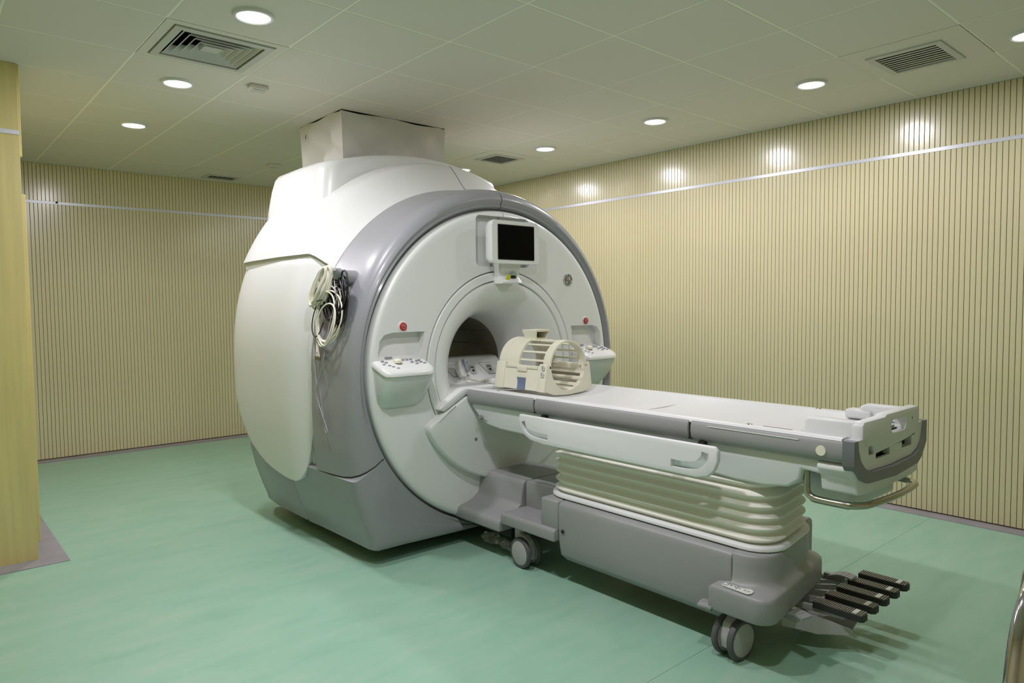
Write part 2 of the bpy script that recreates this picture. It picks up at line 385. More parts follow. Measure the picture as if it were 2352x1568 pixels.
# fabric duct skirt between the scanner and the ceiling
def duct():
    rings = []
    X0, X1, Y0, Y1 = 2.345, 3.245, 4.46, 5.14
    n = 20; zs = [2.802, 2.76, 2.72, 2.67, 2.62, 2.57, 2.52, 2.46]
    for zi, z in enumerate(zs):
        t = zi / (len(zs) - 1); ins = .02 + .03 * t
        pts = []
        cs = [(X0, Y0), (X1, Y0), (X1, Y1), (X0, Y1)]
        cx, cy = (X0 + X1) / 2, (Y0 + Y1) / 2
        for k in range(4):
            ax, ay = cs[k]; bx, by = cs[(k + 1) % 4]
            for s in range(n):
                u = s / n; x = ax + (bx - ax) * u; y = ay + (by - ay) * u
                x += (cx - x) * ins; y += (cy - y) * ins
                tw = lambda q: abs((q % 1.0) * 2 - 1); wv = -math.sin(u * math.pi) ** .5 * t ** .5 * (.10 * tw(u * 1.6 + (2.8 - z) * 2.2 + k * .3) + .08 * tw(u * 2.3 - (2.8 - z) * 3.1 + k * .7) - .05)
                nx, ny = [(0, -1), (1, 0), (0, 1), (-1, 0)][k]
                sag = .03 * max(0, 1 - abs(u - .5) * 2) * t * (-1)
                pts.append((x + nx * (wv + sag), y + ny * (wv + sag), z - (0.006 * math.sin(u * 11 + k) if zi == 0 else 0)))
        rings.append(pts)
    t = root('duct_skirt', 'off-white wrinkled fabric skirt around the duct between scanner hood and ceiling', 'duct cover', (2.795, 4.8, 2.46))
    obj('fabric', loft(rings, True, True), 'fabric', t, smooth=60)
    # dark sheet painted in for the shadow between skirt and ceiling
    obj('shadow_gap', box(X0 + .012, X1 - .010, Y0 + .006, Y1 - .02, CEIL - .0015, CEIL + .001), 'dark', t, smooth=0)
    obj('tear', mv(rot(prism([(-.004, -.02), (.004, -.004), (.002, .02), (-.005, .012)], 'x', -.001, .001), R(10), 'X', (0, 0, 0)), (X0 + .012, Y1 - .10, 2.72)), 'dark', t)
duct()

# ---------------------------------------------------------------- scanner
FR = Vector((2.85, 3.33, 0)); SC = FR.copy(); ISO = 1.065  # scanner, table: positions from image pixels, rescaled about the camera to a nearer depth
scan = root('mri_scanner', 'large white and grey tunnel scanner with round bore standing on the green floor', 'scanner', (2.85, 4.13, 0))
def ell(a, phi, b, e=2.0):
    c, s = abs(math.cos(phi)), abs(math.sin(phi))
    return 1.0 / ((c / a) ** e + (s / b) ** e) ** (1 / e)
SIDE = [(1.085, 0.0), (1.09, -.20), (1.085, -.42), (1.07, -.56), (1.035, -.72), (.985, -.87), (.955, -.945), (.945, -.985), (0, -.985)]
def side_r(phi, k=1.0):
    """radius from the iso centre to the body side/floor outline for phi pointing down"""
    dx, dz = abs(math.cos(phi)), -abs(math.sin(phi))
    best = None
    for (x0, z0), (x1, z1) in zip(SIDE[:-1], SIDE[1:]):
        x0, x1 = x0 * k, x1 * k
        den = dx * (z1 - z0) - dz * (x1 - x0)
        if abs(den) < 1e-9: continue
        t = (x0 * (z1 - z0) - z0 * (x1 - x0)) / den
        px, pz = dx * t, dz * t
        u = ((px - x0) * (x1 - x0) + (pz - z0) * (z1 - z0)) / ((x1 - x0) ** 2 + (z1 - z0) ** 2)
        if t > 0 and -1e-6 <= u <= 1 + 1e-6 and (best is None or t < best): best = t
    return best
def rout(phi, a, b, k, e=2.0):
    return ell(a, phi, b, e) if math.sin(phi) >= -1e-9 else side_r(phi, k)
def pt(phi, r, y): return (r * math.cos(phi), y, ISO + r * math.sin(phi))
def degs(a, b, st):
    n = max(1, int(round(abs(b - a) / st))); return [R(a + (b - a) * i / n) for i in range(n + 1)]
LIP = 0.978
def front_shell(phis, ys_shift, back, base=False):
    """moulded front cover from the inner lip over the rounded edge to the side"""
    rows = []
    for p in phis:
        ro = rout(p, 1.075, 1.115, .99)
        ro2 = rout(p, 1.088, 1.14, 1.0)
        dn = max(0, -math.sin(p))
        sh = ys_shift * dn
        prof = [(LIP, .10), (LIP, .035 + sh), (LIP + .010, .020 + sh), (LIP + .022, .026 + sh * 1.0)]
        wv = ro - LIP
        if base:
            for f, y in ((.45, .012), (.80, .012), (.93, .022), (.985, .05), (1.0, .10)): prof.append((LIP + wv * f, y + sh))
        else:
            for f, y in ((.35, .010), (.58, .018), (.76, .042), (.89, .085), (.965, .15), (1.0, .24)): prof.append((LIP + wv * f, y + sh * .5))
        prof.append(((ro + ro2) / 2, back * .75)); prof.append((ro2, back))
        prof.append((ro2 - .03, back)); prof.append((ro2 - .03, .16))
        rows.append([pt(p, r, y) for r, y in prof])
    return loft(rows, True, True)
G = .35  # half gap in degrees
left = front_shell(degs(90 + .25, 207.9, 2.2), -.02, .44)
obj('side_cover', left, 'grey', scan, smooth=50)
obj('side_cover', front_shell(degs(90 - .25, -27.9, 2.2), -.02, .44), 'grey', scan, smooth=50)
corner = math.degrees(math.atan2(-.985, -.945)) + 360
bl = degs(208.4, 331.6, 1.7)
# put exact outline corners on the grid
for (x, z) in SIDE[4:8]:
    for s in (-1, 1):
        bl.append(math.atan2(z, s * x) % (2 * math.pi))
bl = sorted(set(round(v, 5) for v in bl if R(208.4) - 1e-6 <= v <= R(331.6) + 1e-6))
obj('front_base_cover', front_shell(bl, -.02, .83, True), 'grey', scan, smooth=50)
rows = []
for p in bl:
    r0 = rout(p, 1, 1, 1.0)
    rows.append([pt(p, r0 * .90, .845), pt(p, r0 * .995, .845), pt(p, r0, .86), pt(p, r0, 1.3), pt(p, r0 * .99, 1.50), pt(p, r0 * .955, 1.575), pt(p, r0 * .90, 1.58)])
obj('rear_base_cover', loft(rows, True, True), 'grey', scan, smooth=50)
obj('plinth', box(-.74, .74, .26, 1.34, 0.0, .090), 'dark', scan, smooth=0)
# inner body shell behind the covers
rows = []; rows2 = []
for p in degs(0, 360, 3)[:-1]:
    a_ = rout(p, 1.05, 1.10, .965); b_ = rout(p, 1.055, 1.28, .97); c_ = rout(p, 1.075, 1.32, .975)
    rows2.append([pt(p, a_, .13), pt(p, a_, .43), pt(p, rout(p, 1.06, 1.12, .965), .53), pt(p, .9, .53)])
    rows.append([pt(p, .9, .53), pt(p, rout(p, 1.04, 1.15, .96), .53), pt(p, b_, .60), pt(p, c_, 1.3), pt(p, c_ * .99, 1.46), pt(p, c_ * .94, 1.525)])
obj('inner_frame', loft(rows2, False, False, True), 'dgrey', scan, smooth=50)
def shell_caps(rows):
    bm = loft(rows, False, False, True); return bm
obj('body_shell', shell_caps(rows), 'offwhite', scan, smooth=50)
rows = [[pt(p, .32, 1.50), pt(p, rout(p, 1.02, 1.12, .90), 1.53)] for p in degs(0, 360, 5)[:-1]]
obj('rear_panel', loft(rows, False, False, True), 'offwhite', scan)
# white top cover
TOPZ = 1.735
def top_section(y):
    K = [(.450, 1.090, 1.142, 2.0, 1.672), (.462, 1.098, 1.150, 2.0, 1.678), (.52, 1.108, 1.205, 2.05, 1.705), (.60, 1.122, 1.29, 2.1, 1.745), (.645, 1.130, 1.335, 2.1, 1.760), (.67, 1.135, 1.350, 2.1, 1.762),
         (.72, 1.140, 1.358, 2.1, 1.762), (1.0, 1.165, 1.385, 2.1, 1.760), (1.35, 1.20, 1.415, 2.1, 1.750), (1.47, 1.205, 1.42, 2.1, 1.745), (1.51, 1.195, 1.405, 2.1, 1.745), (1.525, 1.17, 1.38, 2.1, 1.745)]
    return K
rows = []
for (y, a, b_, e, zc) in top_section(0):
    # find phi where z==zc
    lo_, hi_ = 0.0, math.pi / 2
    for _ in range(40):
        m_ = (lo_ + hi_) / 2
        if ell(a, m_, b_, e) * math.sin(m_) < zc - ISO: lo_ = m_
        else: hi_ = m_
    p0 = lo_; N = 56
    outer = [pt(p0 + (math.pi - 2 * p0) * i / N, ell(a, p0 + (math.pi - 2 * p0) * i / N, b_, e), y) for i in range(N + 1)]
    inner = [(x * .965, yy, ISO + (z - ISO) * .965 + .0) for (x, yy, z) in outer]
    inner[0] = (inner[0][0], y, zc); inner[-1] = (inner[-1][0], y, zc)
    rows.append(outer + inner[::-1])
obj('top_cover', loft(rows, True, True), 'white', scan, smooth=40)
obj('cover_seam', tube([pt(math.pi / 2 - .06, ell(a, math.pi / 2 - .06, b_, e) - .001, y) for (y, a, b_, e, zc) in top_section(0)[:8]], .003, 6), 'dgrey', scan)
for s_ in (-1, 1):
    rows = []
    for (y, a, b_, e, zc) in top_section(0)[:-2]:
        xc = a * max(0, 1 - ((zc - ISO) / b_) ** e) ** (1 / e)
        rows.append([(s_ * (xc - .016), y, zc - .050), (s_ * (xc - .010), y, zc - .002), (s_ * (xc - .016), y, zc + .012), (s_ * (xc - .06), y, zc + .012), (s_ * (xc - .06), y, zc - .05)])
    obj('cover_ledge', loft(rows, True, True), 'offwhite', scan, smooth=50)
# service hood on top
def hood():
    rings = []
    for (y, k, dz) in ((.885, .70, -.02), (.888, .80, -.012), (.898, .87, -.006), (.92, .925, -.002), (.955, .962, 0), (1.0, .985, 0), (1.06, 1.0, 0), (1.25, 1.045, -.01), (1.50, 1.09, -.03), (1.54, 1.08, -.036), (1.552, 1.06, -.05)):
        pts = []
        L = [(-.95, 1.66), (-.90, 1.80), (-.84, 1.98), (-.80, 2.12), (-.775, 2.25), (-.762, 2.33), (-.752, 2.365), (-.735, 2.388)]
        topn = 16
        arch = [(-.72 + 1.44 * i / topn, 2.398 + .108 * (1 - ((-.72 + 1.44 * i / topn) / .72) ** 2)) for i in range(topn + 1)]
        full = L + arch + [(-x, z) for x, z in L[::-1]]
        for x, z in full:
            kk = k if z > 2.0 else 1 + (k - 1) * .6
            pts.append((x * kk, y - (0.045 * max(0, min(1, (2.36 - z) / .6)) if y < 1.0 else 0), z + (dz if z > 2.3 else 0)))
        rings.append(pts)
    return loft(rings, True, True)
obj('hood', hood(), 'white', scan, smooth=40)
# white side panels (leaf shaped)
YR = [(1.735, 1.515), (1.60, 1.520), (1.45, 1.522), (1.32, 1.515), (1.06, 1.500), (.85, 1.455), (.70, 1.38), (.60, 1.30), (.51, 1.20), (.45, 1.08), (.42, .99), (.395, .87), (.385, .78)]
YF = [(1.735, .46), (1.4, .455), (1.1, .460), (.9, .475), (.75, .495), (.60, .535), (.50, .575), (.44, .615), (.40, .655), (.385, .70)]
def interp(T_, z):
    for (z0, v0), (z1, v1) in zip(T_[:-1], T_[1:]):
        if z1 <= z <= z0: return v1 + (v0 - v1) * (z - z1) / (z0 - z1)
    return T_[0][1] if z > T_[0][0] else T_[-1][1]
def sstep(t): t = max(0, min(1, t)); return t * t * (3 - 2 * t)
def side_panel(s):
    zs = [.385, .392, .405, .425, .45, .49, .54, .60, .68, .76, .86, .96, 1.06, 1.16, 1.26, 1.36, 1.46, 1.54, 1.62, 1.69, 1.735]
    us = [0, .03, .07, .12, .18, .24, .32, .42, .55, .7, .82, .92, .97, 1.0]
    bm = NB(); O = []; I = []
    for z in zs:
        yf, yr = interp(YF, z), interp(YR, z)
        ro, ri = [], []
        for u in us:
            y = yf + (yr - yf) * u
            a = 1.112 + (1.168 - 1.112) * max(0, min(1, (y - .55) / .9)); b_ = 1.335 + .1 * (y - .6)
            x = ell(a, 0, b_) if z < ISO else a * (max(0, 1 - (abs(z - ISO) / b_) ** 2.1)) ** (1 / 2.1)
            if z < .9: x -= .035 * ((.9 - z) / .5) ** 2
            x -= (.060 + .03 * sstep((z - 1.3) / .4)) * sstep((.72 - y) / .28) ** 1.0
            x -= .02 * sstep((y - 1.40) / .12)
            zz = z - (.066 * sstep((.62 - y) / .18) * sstep((z - 1.62) / .115))
            ro.append(bm.verts.new((s * x, y, zz)))
            ri.append(bm.verts.new((s * (x - .028), y, zz)))
        O.append(ro); I.append(ri)
    nz, nu = len(zs), len(us)
    for i in range(nz - 1):
        for j in range(nu - 1):
            bm.faces.new((O[i][j], O[i][j + 1], O[i + 1][j + 1], O[i + 1][j])); bm.faces.new((I[i][j + 1], I[i][j], I[i + 1][j], I[i + 1][j + 1]))
        bm.faces.new((O[i][0], O[i + 1][0], I[i + 1][0], I[i][0])); bm.faces.new((O[i + 1][-1], O[i][-1], I[i][-1], I[i + 1][-1]))
    for j in range(nu - 1):
        bm.faces.new((O[0][j + 1], O[0][j], I[0][j], I[0][j + 1])); bm.faces.new((O[-1][j], O[-1][j + 1], I[-1][j + 1], I[-1][j]))
    bmesh.ops.recalc_face_normals(bm, faces=bm.faces[:])
    bev(bm, .006, 2, 50)
    return bm
obj('side_panel', side_panel(-1), 'white', scan, smooth=45)
obj('side_panel', side_panel(1), 'white', scan, smooth=45)

# front panel, two halves
def sector(r0, r1, y0, y1, a0, a1, rb=.02, st=2.0, dish=0.0):
    rows = []
    for p in degs(a0, a1, st):
        prof = [(r0, y1), (r0, y0 + .004), (r0 + .004, y0)]
        for k in range(1, 6):
            f = k / 6; prof.append((r0 + (r1 - r0) * f, y0 + dish * math.sin(f * math.pi)))
        for k in range(0, 6):
            an = R(90 - 90 * k / 5); prof.append((r1 - rb + rb * math.cos(an), y0 + rb - rb * math.sin(an)))
        prof.append((r1, y1))
        rows.append([pt(p, r, y) for r, y in prof])
    return loft(rows, True, True)
fp = []
for s, (a0, a1) in ((-1, (90.22, 270)), (1, (89.78, -90))):
    o = obj('front_panel', sector(.592, .964, 0.0, .11, a0, a1, .035, 2.0), 'white', scan, smooth=50); fp.append(o)
    cut(o, prism(rrect(0, 1.835, .44, .31, .035), 'y', -.05, .05, 0))
    xs = s
    poly = [(xs * .905, 1.120), (xs * .905, 1.19), (xs * .895, 1.25), (xs * .865, 1.285), (xs * .81, 1.297), (xs * .60, 1.297), (xs * .615, 1.20), (xs * .655, 1.12)]
    if s > 0: poly = poly[::-1]
    cut(o, prism(poly, 'y', -.05, .055, 0))
def ring_part(name, r0, r1, y0, a0, a1, m='white', rb=.008):
    return obj(name, sector(r0, r1, y0, .10, a0, a1, rb, 2.0), m, scan, smooth=50)
ring_part('trim_ring', .533, .586, -.002, -28, 208)
ring_part('groove_ring', .52, .60, .028, -60, 240, 'dgrey')
ring_part('outer_groove', .95, .99, .055, 0, 360, 'dgrey')
# bore funnel and tunnel
prof = [(.527, .10), (.527, .012), (.524, .004), (.510, .002), (.485, .006), (.455, .018), (.42, .042), (.385, .078), (.355, .125), (.332, .185), (.315, .26), (.305, .34), (.300, .42), (.312, .42), (.36, .30), (.50, .12)]
obj('bore_funnel', loft([[pt(p, r, y) for r, y in prof] for p in degs(0, 360, 3)[:-1]], True, False, True), 'white', scan, smooth=50)
obj('bore_liner', loft([[pt(p, r, y) for r, y in ((.302, .424), (.302, 1.22), (.36, 1.50), (.37, 1.50), (.315, 1.22), (.315, .424))] for p in degs(0, 360, 5)[:-1]], True, False, True), 'liner', scan, smooth=50)
for dg in (20, 42):
    obj('bore_stripe', tube([pt(R(dg), .300, .46), pt(R(dg), .300, 1.15)], .003, 6), 'dgrey', scan)  # thin plain grey stripe along the bore wall
# lower apron and bore bridge
ap = [(-.62, .80), (-.50, .872), (-.345, .962)] 
arc = [(.70 * math.cos(a), ISO + .70 * math.sin(a)) for a in degs(206, 334, 3)]
poly = [(-.348, .905), (-.50, .822), ] + [(-.610, .755)] + arc[1:-1] + [(.610, .755), (.50, .822), (.348, .905)]
obj('lower_apron', prism(poly, 'y', -.055, .10, .022, 3, 25), 'white', scan, smooth=50)
poly = [(-.505, .822), (-.352, .952), (.352, .952), (.505, .822), (.36, .80), (-.36, .80)]
poly = [(-.545, .845), (-.515, .868), (-.38, .948), (-.35, .956), (.35, .956), (.38, .948), (.515, .868), (.545, .845), (.50, .826), (.345, .91), (-.345, .91), (-.50, .826)]
obj('bore_bridge', prism(poly, 'y', -.05, .08, .010, 2, 25), 'white', scan, smooth=50)
obj('bore_deck', box(-.30, .30, .07, 1.3, .885, .935, .004), 'white', scan, smooth=50)
obj('apron_screw', lathe([(0, -.058), (.010, -.058), (.010, -.050), (0, -.050)], 'y', (-.28, 0, .64), 14), 'dgrey', scan)
obj('apron_ridge', tube([(-.55, -.055, .775), (-.43, -.056, .86)], .004, 6), 'white', scan)

# monitor with mount
mon = obj('monitor', bev(loft([[(x, y, z) for x, z in rrect(.0, 1.822, w_, h_, .028)] for (y, w_, h_) in ((-.045, .36, .23), (-.075, .385, .255), (-.112, .39, .262), (-.12, .382, .255))], True, True), .003, 1), 'white', scan, smooth=40)
obj('screen_bezel', prism(rrect(0, 1.822, .296, .212, .006), 'y', -.1225, -.118), 'bezel', mon)
obj('screen', prism(rrect(0, 1.822, .286, .203, .004), 'y', -.1235, -.121), 'screen', mon)
mount = obj('monitor_mount', bev(loft([[(-.078, .02, z1), (.078, .02, z1), (.078, y, z1), (-.078, y, z1)] for z1, y in ((1.71, -.07), (1.655, -.065), (1.62, -.05), (1.583, -.085), (1.575, -.08))], True, True), .006, 2), 'white', scan, smooth=40)
obj('laser_label', mv(rot(box(-.016, .016, -.001, .001, -.024, .024), R(28), 'X', (0, 0, 0)), (-.030, -.074, 1.605)), 'yellow', mount, label='small yellow laser warning label')
obj('laser_window', mv(rot(lathe([(0, -.003), (.026, -.003), (.026, 0), (.012, .003), (0, .003)], 'y', (0, 0, 0), 20), R(28), 'X', (0, 0, 0)), (.020, -.066, 1.622)), 'chrome', mount, label='dark round laser window')
obj('laser_slot', mv(rot(box(-.02, .02, -.002, .001, -.007, .007, .001, 1), R(28), 'X', (0, 0, 0)), (.020, -.071, 1.614)), 'dark', mount)

# emergency stop buttons
for s in (-1, 1):
    b = obj('stop_button', lathe([(0, -.010), (.020, -.010), (.0235, -.006), (.0235, .0)], 'y', (s * .745, 0, 1.328), 24), 'red', scan)
    obj('button_collar', lathe([(.0235, -.004), (.031, -.003), (.032, .002), (.0235, .002)], 'y', (s * .745, 0, 1.328), 28, True), 'white', b)
    bm = tube([(s * .745 + .013 * math.cos(a), -.0105, 1.328 + .013 * math.sin(a)) for a in degs(0, 360, 24)[:-1]], .0011, 4, True)
    join(bm, tube([(s * .745 - .008, -.0105, 1.335), (s * .745 + .008, -.0105, 1.335)], .001, 4)); join(bm, tube([(s * .745, -.0105, 1.335), (s * .745, -.0105, 1.318)], .001, 4))
    join(bm, tube([(s * .745 - .008, -.0105, 1.335), (s * .745, -.0105, 1.326), (s * .745 + .008, -.0105, 1.335)], .001, 4))
    obj('button_mark', bm, 'pink', b)
# round badge with script monogram
bd = obj('badge', lathe([(0, -.006), (.034, -.006), (.0375, -.009), (.042, -.006), (.043, .001), (0, .001)], 'y', (.571, 0, 1.610), 36), 'badge', scan, label='round silver badge with looping script monogram')
obj('badge_field', lathe([(0, -.0075), (.034, -.0075), (.034, -.005), (0, -.005)], 'y', (.571, 0, 1.610), 30), 'badge_in', bd)
def mono(cx, cz, k):
    L = [[(-.030, .012), (-.021, .002), (-.010, .000), (-.004, .012), (-.008, .024), (-.015, .026), (-.018, .016), (-.012, .004), (-.004, -.006), (-.006, -.018), (-.013, -.024), (-.019, -.018), (-.016, -.009), (-.008, -.002), (.001, .002)],
         [(.001, .002), (.006, .012), (.011, .024), (.017, .022), (.017, .012), (.010, .004), (.004, .0), (.012, .001), (.018, .002)],
         [(.004, .0), (.003, -.012), (.008, -.022), (.017, -.023), (.022, -.014), (.019, -.006), (.012, -.006), (.010, -.013), (.014, -.015)]]
    bm = NB()
    for l in L: join(bm, tube([(cx + x * k, -.0082, cz + z * k) for x, z in l], .0016, 5, False, 5))
    for q in range(4):
        a0 = 45 + 90 * q
        join(bm, tube([(cx + r * math.cos(R(a)), -.0082, cz + r * math.sin(R(a))) for r, a in ((.032, a0 - 38), (.0315, a0), (.031, a0 + 28), (.0275, a0 + 40))], .0013, 5, False, 3))
    return bm
obj('monogram', mono(.571, 1.610, 1.0), 'badge', bd)

# control pods
def pod(s):
    t = s * .775
    rings = []
    dz = lambda y: max(0, min(1, (y + .13) / .16)) * .068          # the deck slopes down towards the user
    for (z, w_, y) in ((1.096, .305, -.122), (1.090, .328, -.136), (1.078, .338, -.142), (1.066, .338, -.142)):
        ring = [(t + x, yy, z) for x, yy in ((-w_ / 2, .06), (-w_ / 2, y + .045), (-w_ / 2 + .012, y + .018), (-w_ / 2 + .045, y), (w_ / 2 - .045, y), (w_ / 2 - .012, y + .018), (w_ / 2, y + .045), (w_ / 2, .06))]
        rings.append([(x, yy, z_ + dz(yy)) for x, yy, z_ in ring])
    top = obj('control_deck', loft(rings, True, True), 'white', scan, smooth=60)
    rings = []
    for (z, w_, y) in ((1.070, .330, -.134), (1.03, .322, -.122), (.97, .305, -.088), (.92, .285, -.052), (.89, .262, -.022), (.876, .240, .004)):
        rings.append([(t + x, yy, z) for x, yy in ((-w_ / 2, .03), (-w_ / 2, y + .045), (-w_ / 2 + .012, y + .018), (-w_ / 2 + .045, y), (w_ / 2 - .045, y), (w_ / 2 - .012, y + .018), (w_ / 2, y + .045), (w_ / 2, .03))])
    for ring in rings:
        for k in range(len(ring)):
            x, yy, z = ring[k]; ring[k] = (x, min(yy, .03), z + (dz(yy) - .002 if z > 1.06 else (dz(yy) * .5 if z > 1.0 else 0)))
    obj('control_pod', loft(rings, True, True), 'white', scan, smooth=50)
    keys = [(-.115, -.005), (-.10, -.02), (-.125, -.04), (-.10, -.055), (-.085, -.07), (-.065, -.088), (.02, .0), (.045, .0), (.07, .0), (.06, -.03), (.08, -.05), (.095, -.02), (.115, -.035), (.13, -.05), (.115, -.015)]
    for i, (x, y) in enumerate(keys):
        obj('key', mv(rot(bev(box(-.009, .009, -.005, .005, -.004, .003), .002, 1), R(23), 'X', (0, 0, 0)), (t + x, y - .012, 1.096 + dz(y - .012))), 'button', top)
    obj('track_ball', lathe([(.026, 1.090), (.025, 1.104), (.018, 1.112), (.008, 1.116), (0, 1.117)], 'z', (t - .03, -.035, dz(-.035)), 20), 'cream', top)
    obj('display_strip', mv(rot(box(-.022, .022, -.006, .006, -.004, .003, .001, 1), R(23), 'X', (0, 0, 0)), (t - .055, .018, 1.096 + dz(.018))), 'button', top)
pod(-1); pod(1)
# docking shoe at the foot of the scanner
sh = prism([(-.385, .172), (-.385, .222), (-.372, .242), (-.28, .262), (-.222, .30), (-.198, .415), (-.182, .434), (.182, .434), (.198, .415), (.222, .30), (.28, .262), (.372, .242), (.385, .222), (.385, .172)], 'y', -.385, .06, .016, 3, 20)
for v in sh.verts:
    if v.co.y > -.2 and abs(v.co.x) > .26: v.co.z += .0
obj('docking_shoe', sh, 'tgrey', scan, smooth=50)
obj('dock_mechanism', box(-.27, .27, -.36, .02, .105, .175, .01), 'dark', scan)
obj('dock_screw', lathe([(0, 0), (.012, 0), (.014, .006), (0, .006)], 'z', (-.24, -.33, .100), 10), 'chrome', scan)
# cable hook
obj('cable_hook', tube([(-.93, .20, 1.60), (-1.01, .19, 1.605), (-1.050, .165, 1.625), (-1.080, .14, 1.645)], [.044, .040, .030, .010], 12, False), 'grey', scan, smooth=60)

# ---------------------------------------------------------------- patient table
tab = root('patient_table', 'long white and grey wheeled patient table docked to the scanner bore', 'table', (2.85, 2.1, 0))
Y0T, Y1T = -2.262, -.060
def top_sec(k=0):
    P = [(-.335, .925), (-.338, .944), (-.332, .954), (-.318, .957), (-.285, .957), (-.272, .953), (-.20, .936), (-.10, .926), (0, .923)]
    return P + [(-x, z) for x, z in P[:-1][::-1]]
sec = top_sec()
rows = [[(x, y, z) for x, z in sec] + [(.335, y, .90), (-.335, y, .90)] for y in (Y0T + .03, Y1T + .01)]
rows = [[(x, y, z) for x, z in sec] + [(.30, y, .90), (-.30, y, .90)] for y in (Y0T + .02, -1.9, -1.2, -.6, Y1T)]
top = obj('tabletop', bev(loft(rows, True, True), 0), 'white2', tab, smooth=50)
obj('top_joint', box(-.27, .27, -1.212, -1.209, .9245, .9275), 'offwhite', top)
for s in (-1, 1):
    for (a, b) in ((-.061, -.632), (-.644, -1.602), (-1.614, -2.262)):
        poly = [(s * .335, .948), (s * .342, .945), (s * .348, .930), (s * .350, .905), (s * .345, .880), (s * .333, .866), (s * .30, .862), (s * .30, .940)]
        if s > 0: poly = poly[::-1]
        r_ = obj('side_rail', prism(poly, 'y', b, a, .004, 2, 40), 'tgrey', tab, smooth=50)
    obj('rail_gap', box(min(s * .31, s * .338), max(s * .31, s * .338), -.648, -.626, .868, .940), 'dark', tab)
    obj('rail_gap', box(min(s * .31, s * .338), max(s * .31, s * .338), -1.620, -1.596, .868, .940), 'dark', tab)
    obj('bolt_cap', lathe([(0, -.003), (.018, -.002), (.019, .004), (0, .004)], 'x', (s * .3515 if s < 0 else .3485, -2.175, .905), 24), 'cream', tab, label='round cream bolt cap')
    obj('rail_groove', box(min(s * .347, s * .3505), max(s * .347, s * .3505), -2.09, -1.70, .932, .936), 'white2', tab)
    obj('deck_button', lathe([(0, .002), (.010, .002), (.014, .0), (.014, -.003), (0, -.003)], 'z', (s * .30, -1.86, .9575), 18), 'chrome', top)
obj('deck_slot', box(-.30, -.298, -2.04, -1.92, .9572, .9582), 'ink', top)
obj('deck_slot', box(-.27, -.268, -2.18, -2.06, .9535, .9545), 'ink', top)
obj('coil_clip', lathe([(0, .001), (.012, .001), (.016, -.001), (0, -.001)], 'z', (-.30, -.30, .9575), 16), 'chrome', top)
# hull under the top
hull = [(-.061, .868), (-.061, .845), (-.12, .79), (-.20, .748), (-.32, .735), (-.60, .73), (-1.70, .73), (-1.80, .722), (-1.93, .722), (-2.03, .735), (-2.075, .77), (-2.085, .815), (-2.262, .800), (-2.262, .868)]
hu = prism(hull, 'x', -.315, .315, .012, 2, 20)
for v in hu.verts:
    if v.co.z < .80: v.co.x *= .985
obj('under_hull', hu, 'white2', tab, smooth=50)
for s in (-1, 1):   # black hinge blocks between rail and the arm board
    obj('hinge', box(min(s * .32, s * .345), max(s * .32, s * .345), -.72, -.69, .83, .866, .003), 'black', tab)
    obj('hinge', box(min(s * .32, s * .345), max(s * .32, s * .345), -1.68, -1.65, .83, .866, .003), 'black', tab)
def arm(s):
    P = [(-.615, .872), (-.61, .84), (-.625, .80), (-.655, .765), (-.70, .745), (-.80, .735), (-1.70, .732), (-1.755, .745), (-1.785, .775), (-1.80, .815), (-1.80, .855), (-1.785, .871)]
    a, b = (-.432, -.408) if s < 0 else (.408, .432)
    o = obj('arm_board', prism(P, 'x', a, b, .007, 3, 25), 'white2', tab, smooth=50)
    def slot(path, wd):
        pts = smooth_path([(0, *p) for p in path], 6); out_, in_ = [], []
        for i, p in enumerate(pts):
            t = (pts[min(i + 1, len(pts) - 1)] - pts[max(i - 1, 0)]).normalized(); n = Vector((0, -t.z, t.y)) * wd
            out_.append(((p + n).y, (p + n).z)); in_.append(((p - n).y, (p - n).z))
        cut(o, prism(out_ + in_[::-1], 'x', a - .01, b + .01))
    slot([(-1.575, .775), (-1.64, .775), (-1.70, .785), (-1.735, .815), (-1.742, .842)], .0165)
    slot([(-.648, .838), (-.662, .805), (-.70, .785), (-.76, .778), (-.83, .776)], .0150)
    for y in (-.85, -1.50):
        obj('arm_bracket', box(min(s * .33, s * .41), max(s * .33, s * .41), y - .03, y + .03, .79, .82, .004), 'white2', o)
arm(-1); arm(1)
# slide pin and rod seen under the head end
obj('latch_rod', tube([(-.318, -.10, .815), (-.325, -.155, .79), (-.325, -.22, .772)], .003, 6), 'chrome', tab)
obj('latch_knob', lathe([(0, -.02), (.012, -.02), (.014, -.01), (.010, 0), (0, 0)], 'x', (-.318, -.165, .79), 16), 'chrome', tab)
# end cap
def cap():
    out_ = [(-.352, .952), (-.352, .865), (-.335, .845), (-.29, .805), (-.24, .785), (0, .775), (.24, .785), (.29, .805), (.335, .845), (.352, .865), (.352, .952)]
    in_ = [(-.318, .952), (-.312, .915), (-.295, .875), (-.26, .842), (-.21, .825), (0, .818), (.21, .825), (.26, .842), (.295, .875), (.312, .915), (.318, .952)]
    rings = []
    for o_, i_ in zip(out_, in_):
        bow = -.012 * (1 - (o_[0] / .352) ** 2)
        rings.append([(o_[0], Y0T + .01, o_[1]), (o_[0], Y0T - .032 + bow, o_[1] + (.003 if abs(o_[0]) < .34 else 0)), (i_[0], Y0T - .032 + bow, i_[1]), (i_[0], Y0T + .01, i_[1])])
    return bev(loft(rings, True, True), .003, 1, 40)
obj('end_bumper', cap(), 'dgrey', tab, smooth=50, label='dark grey bumper round the foot end')
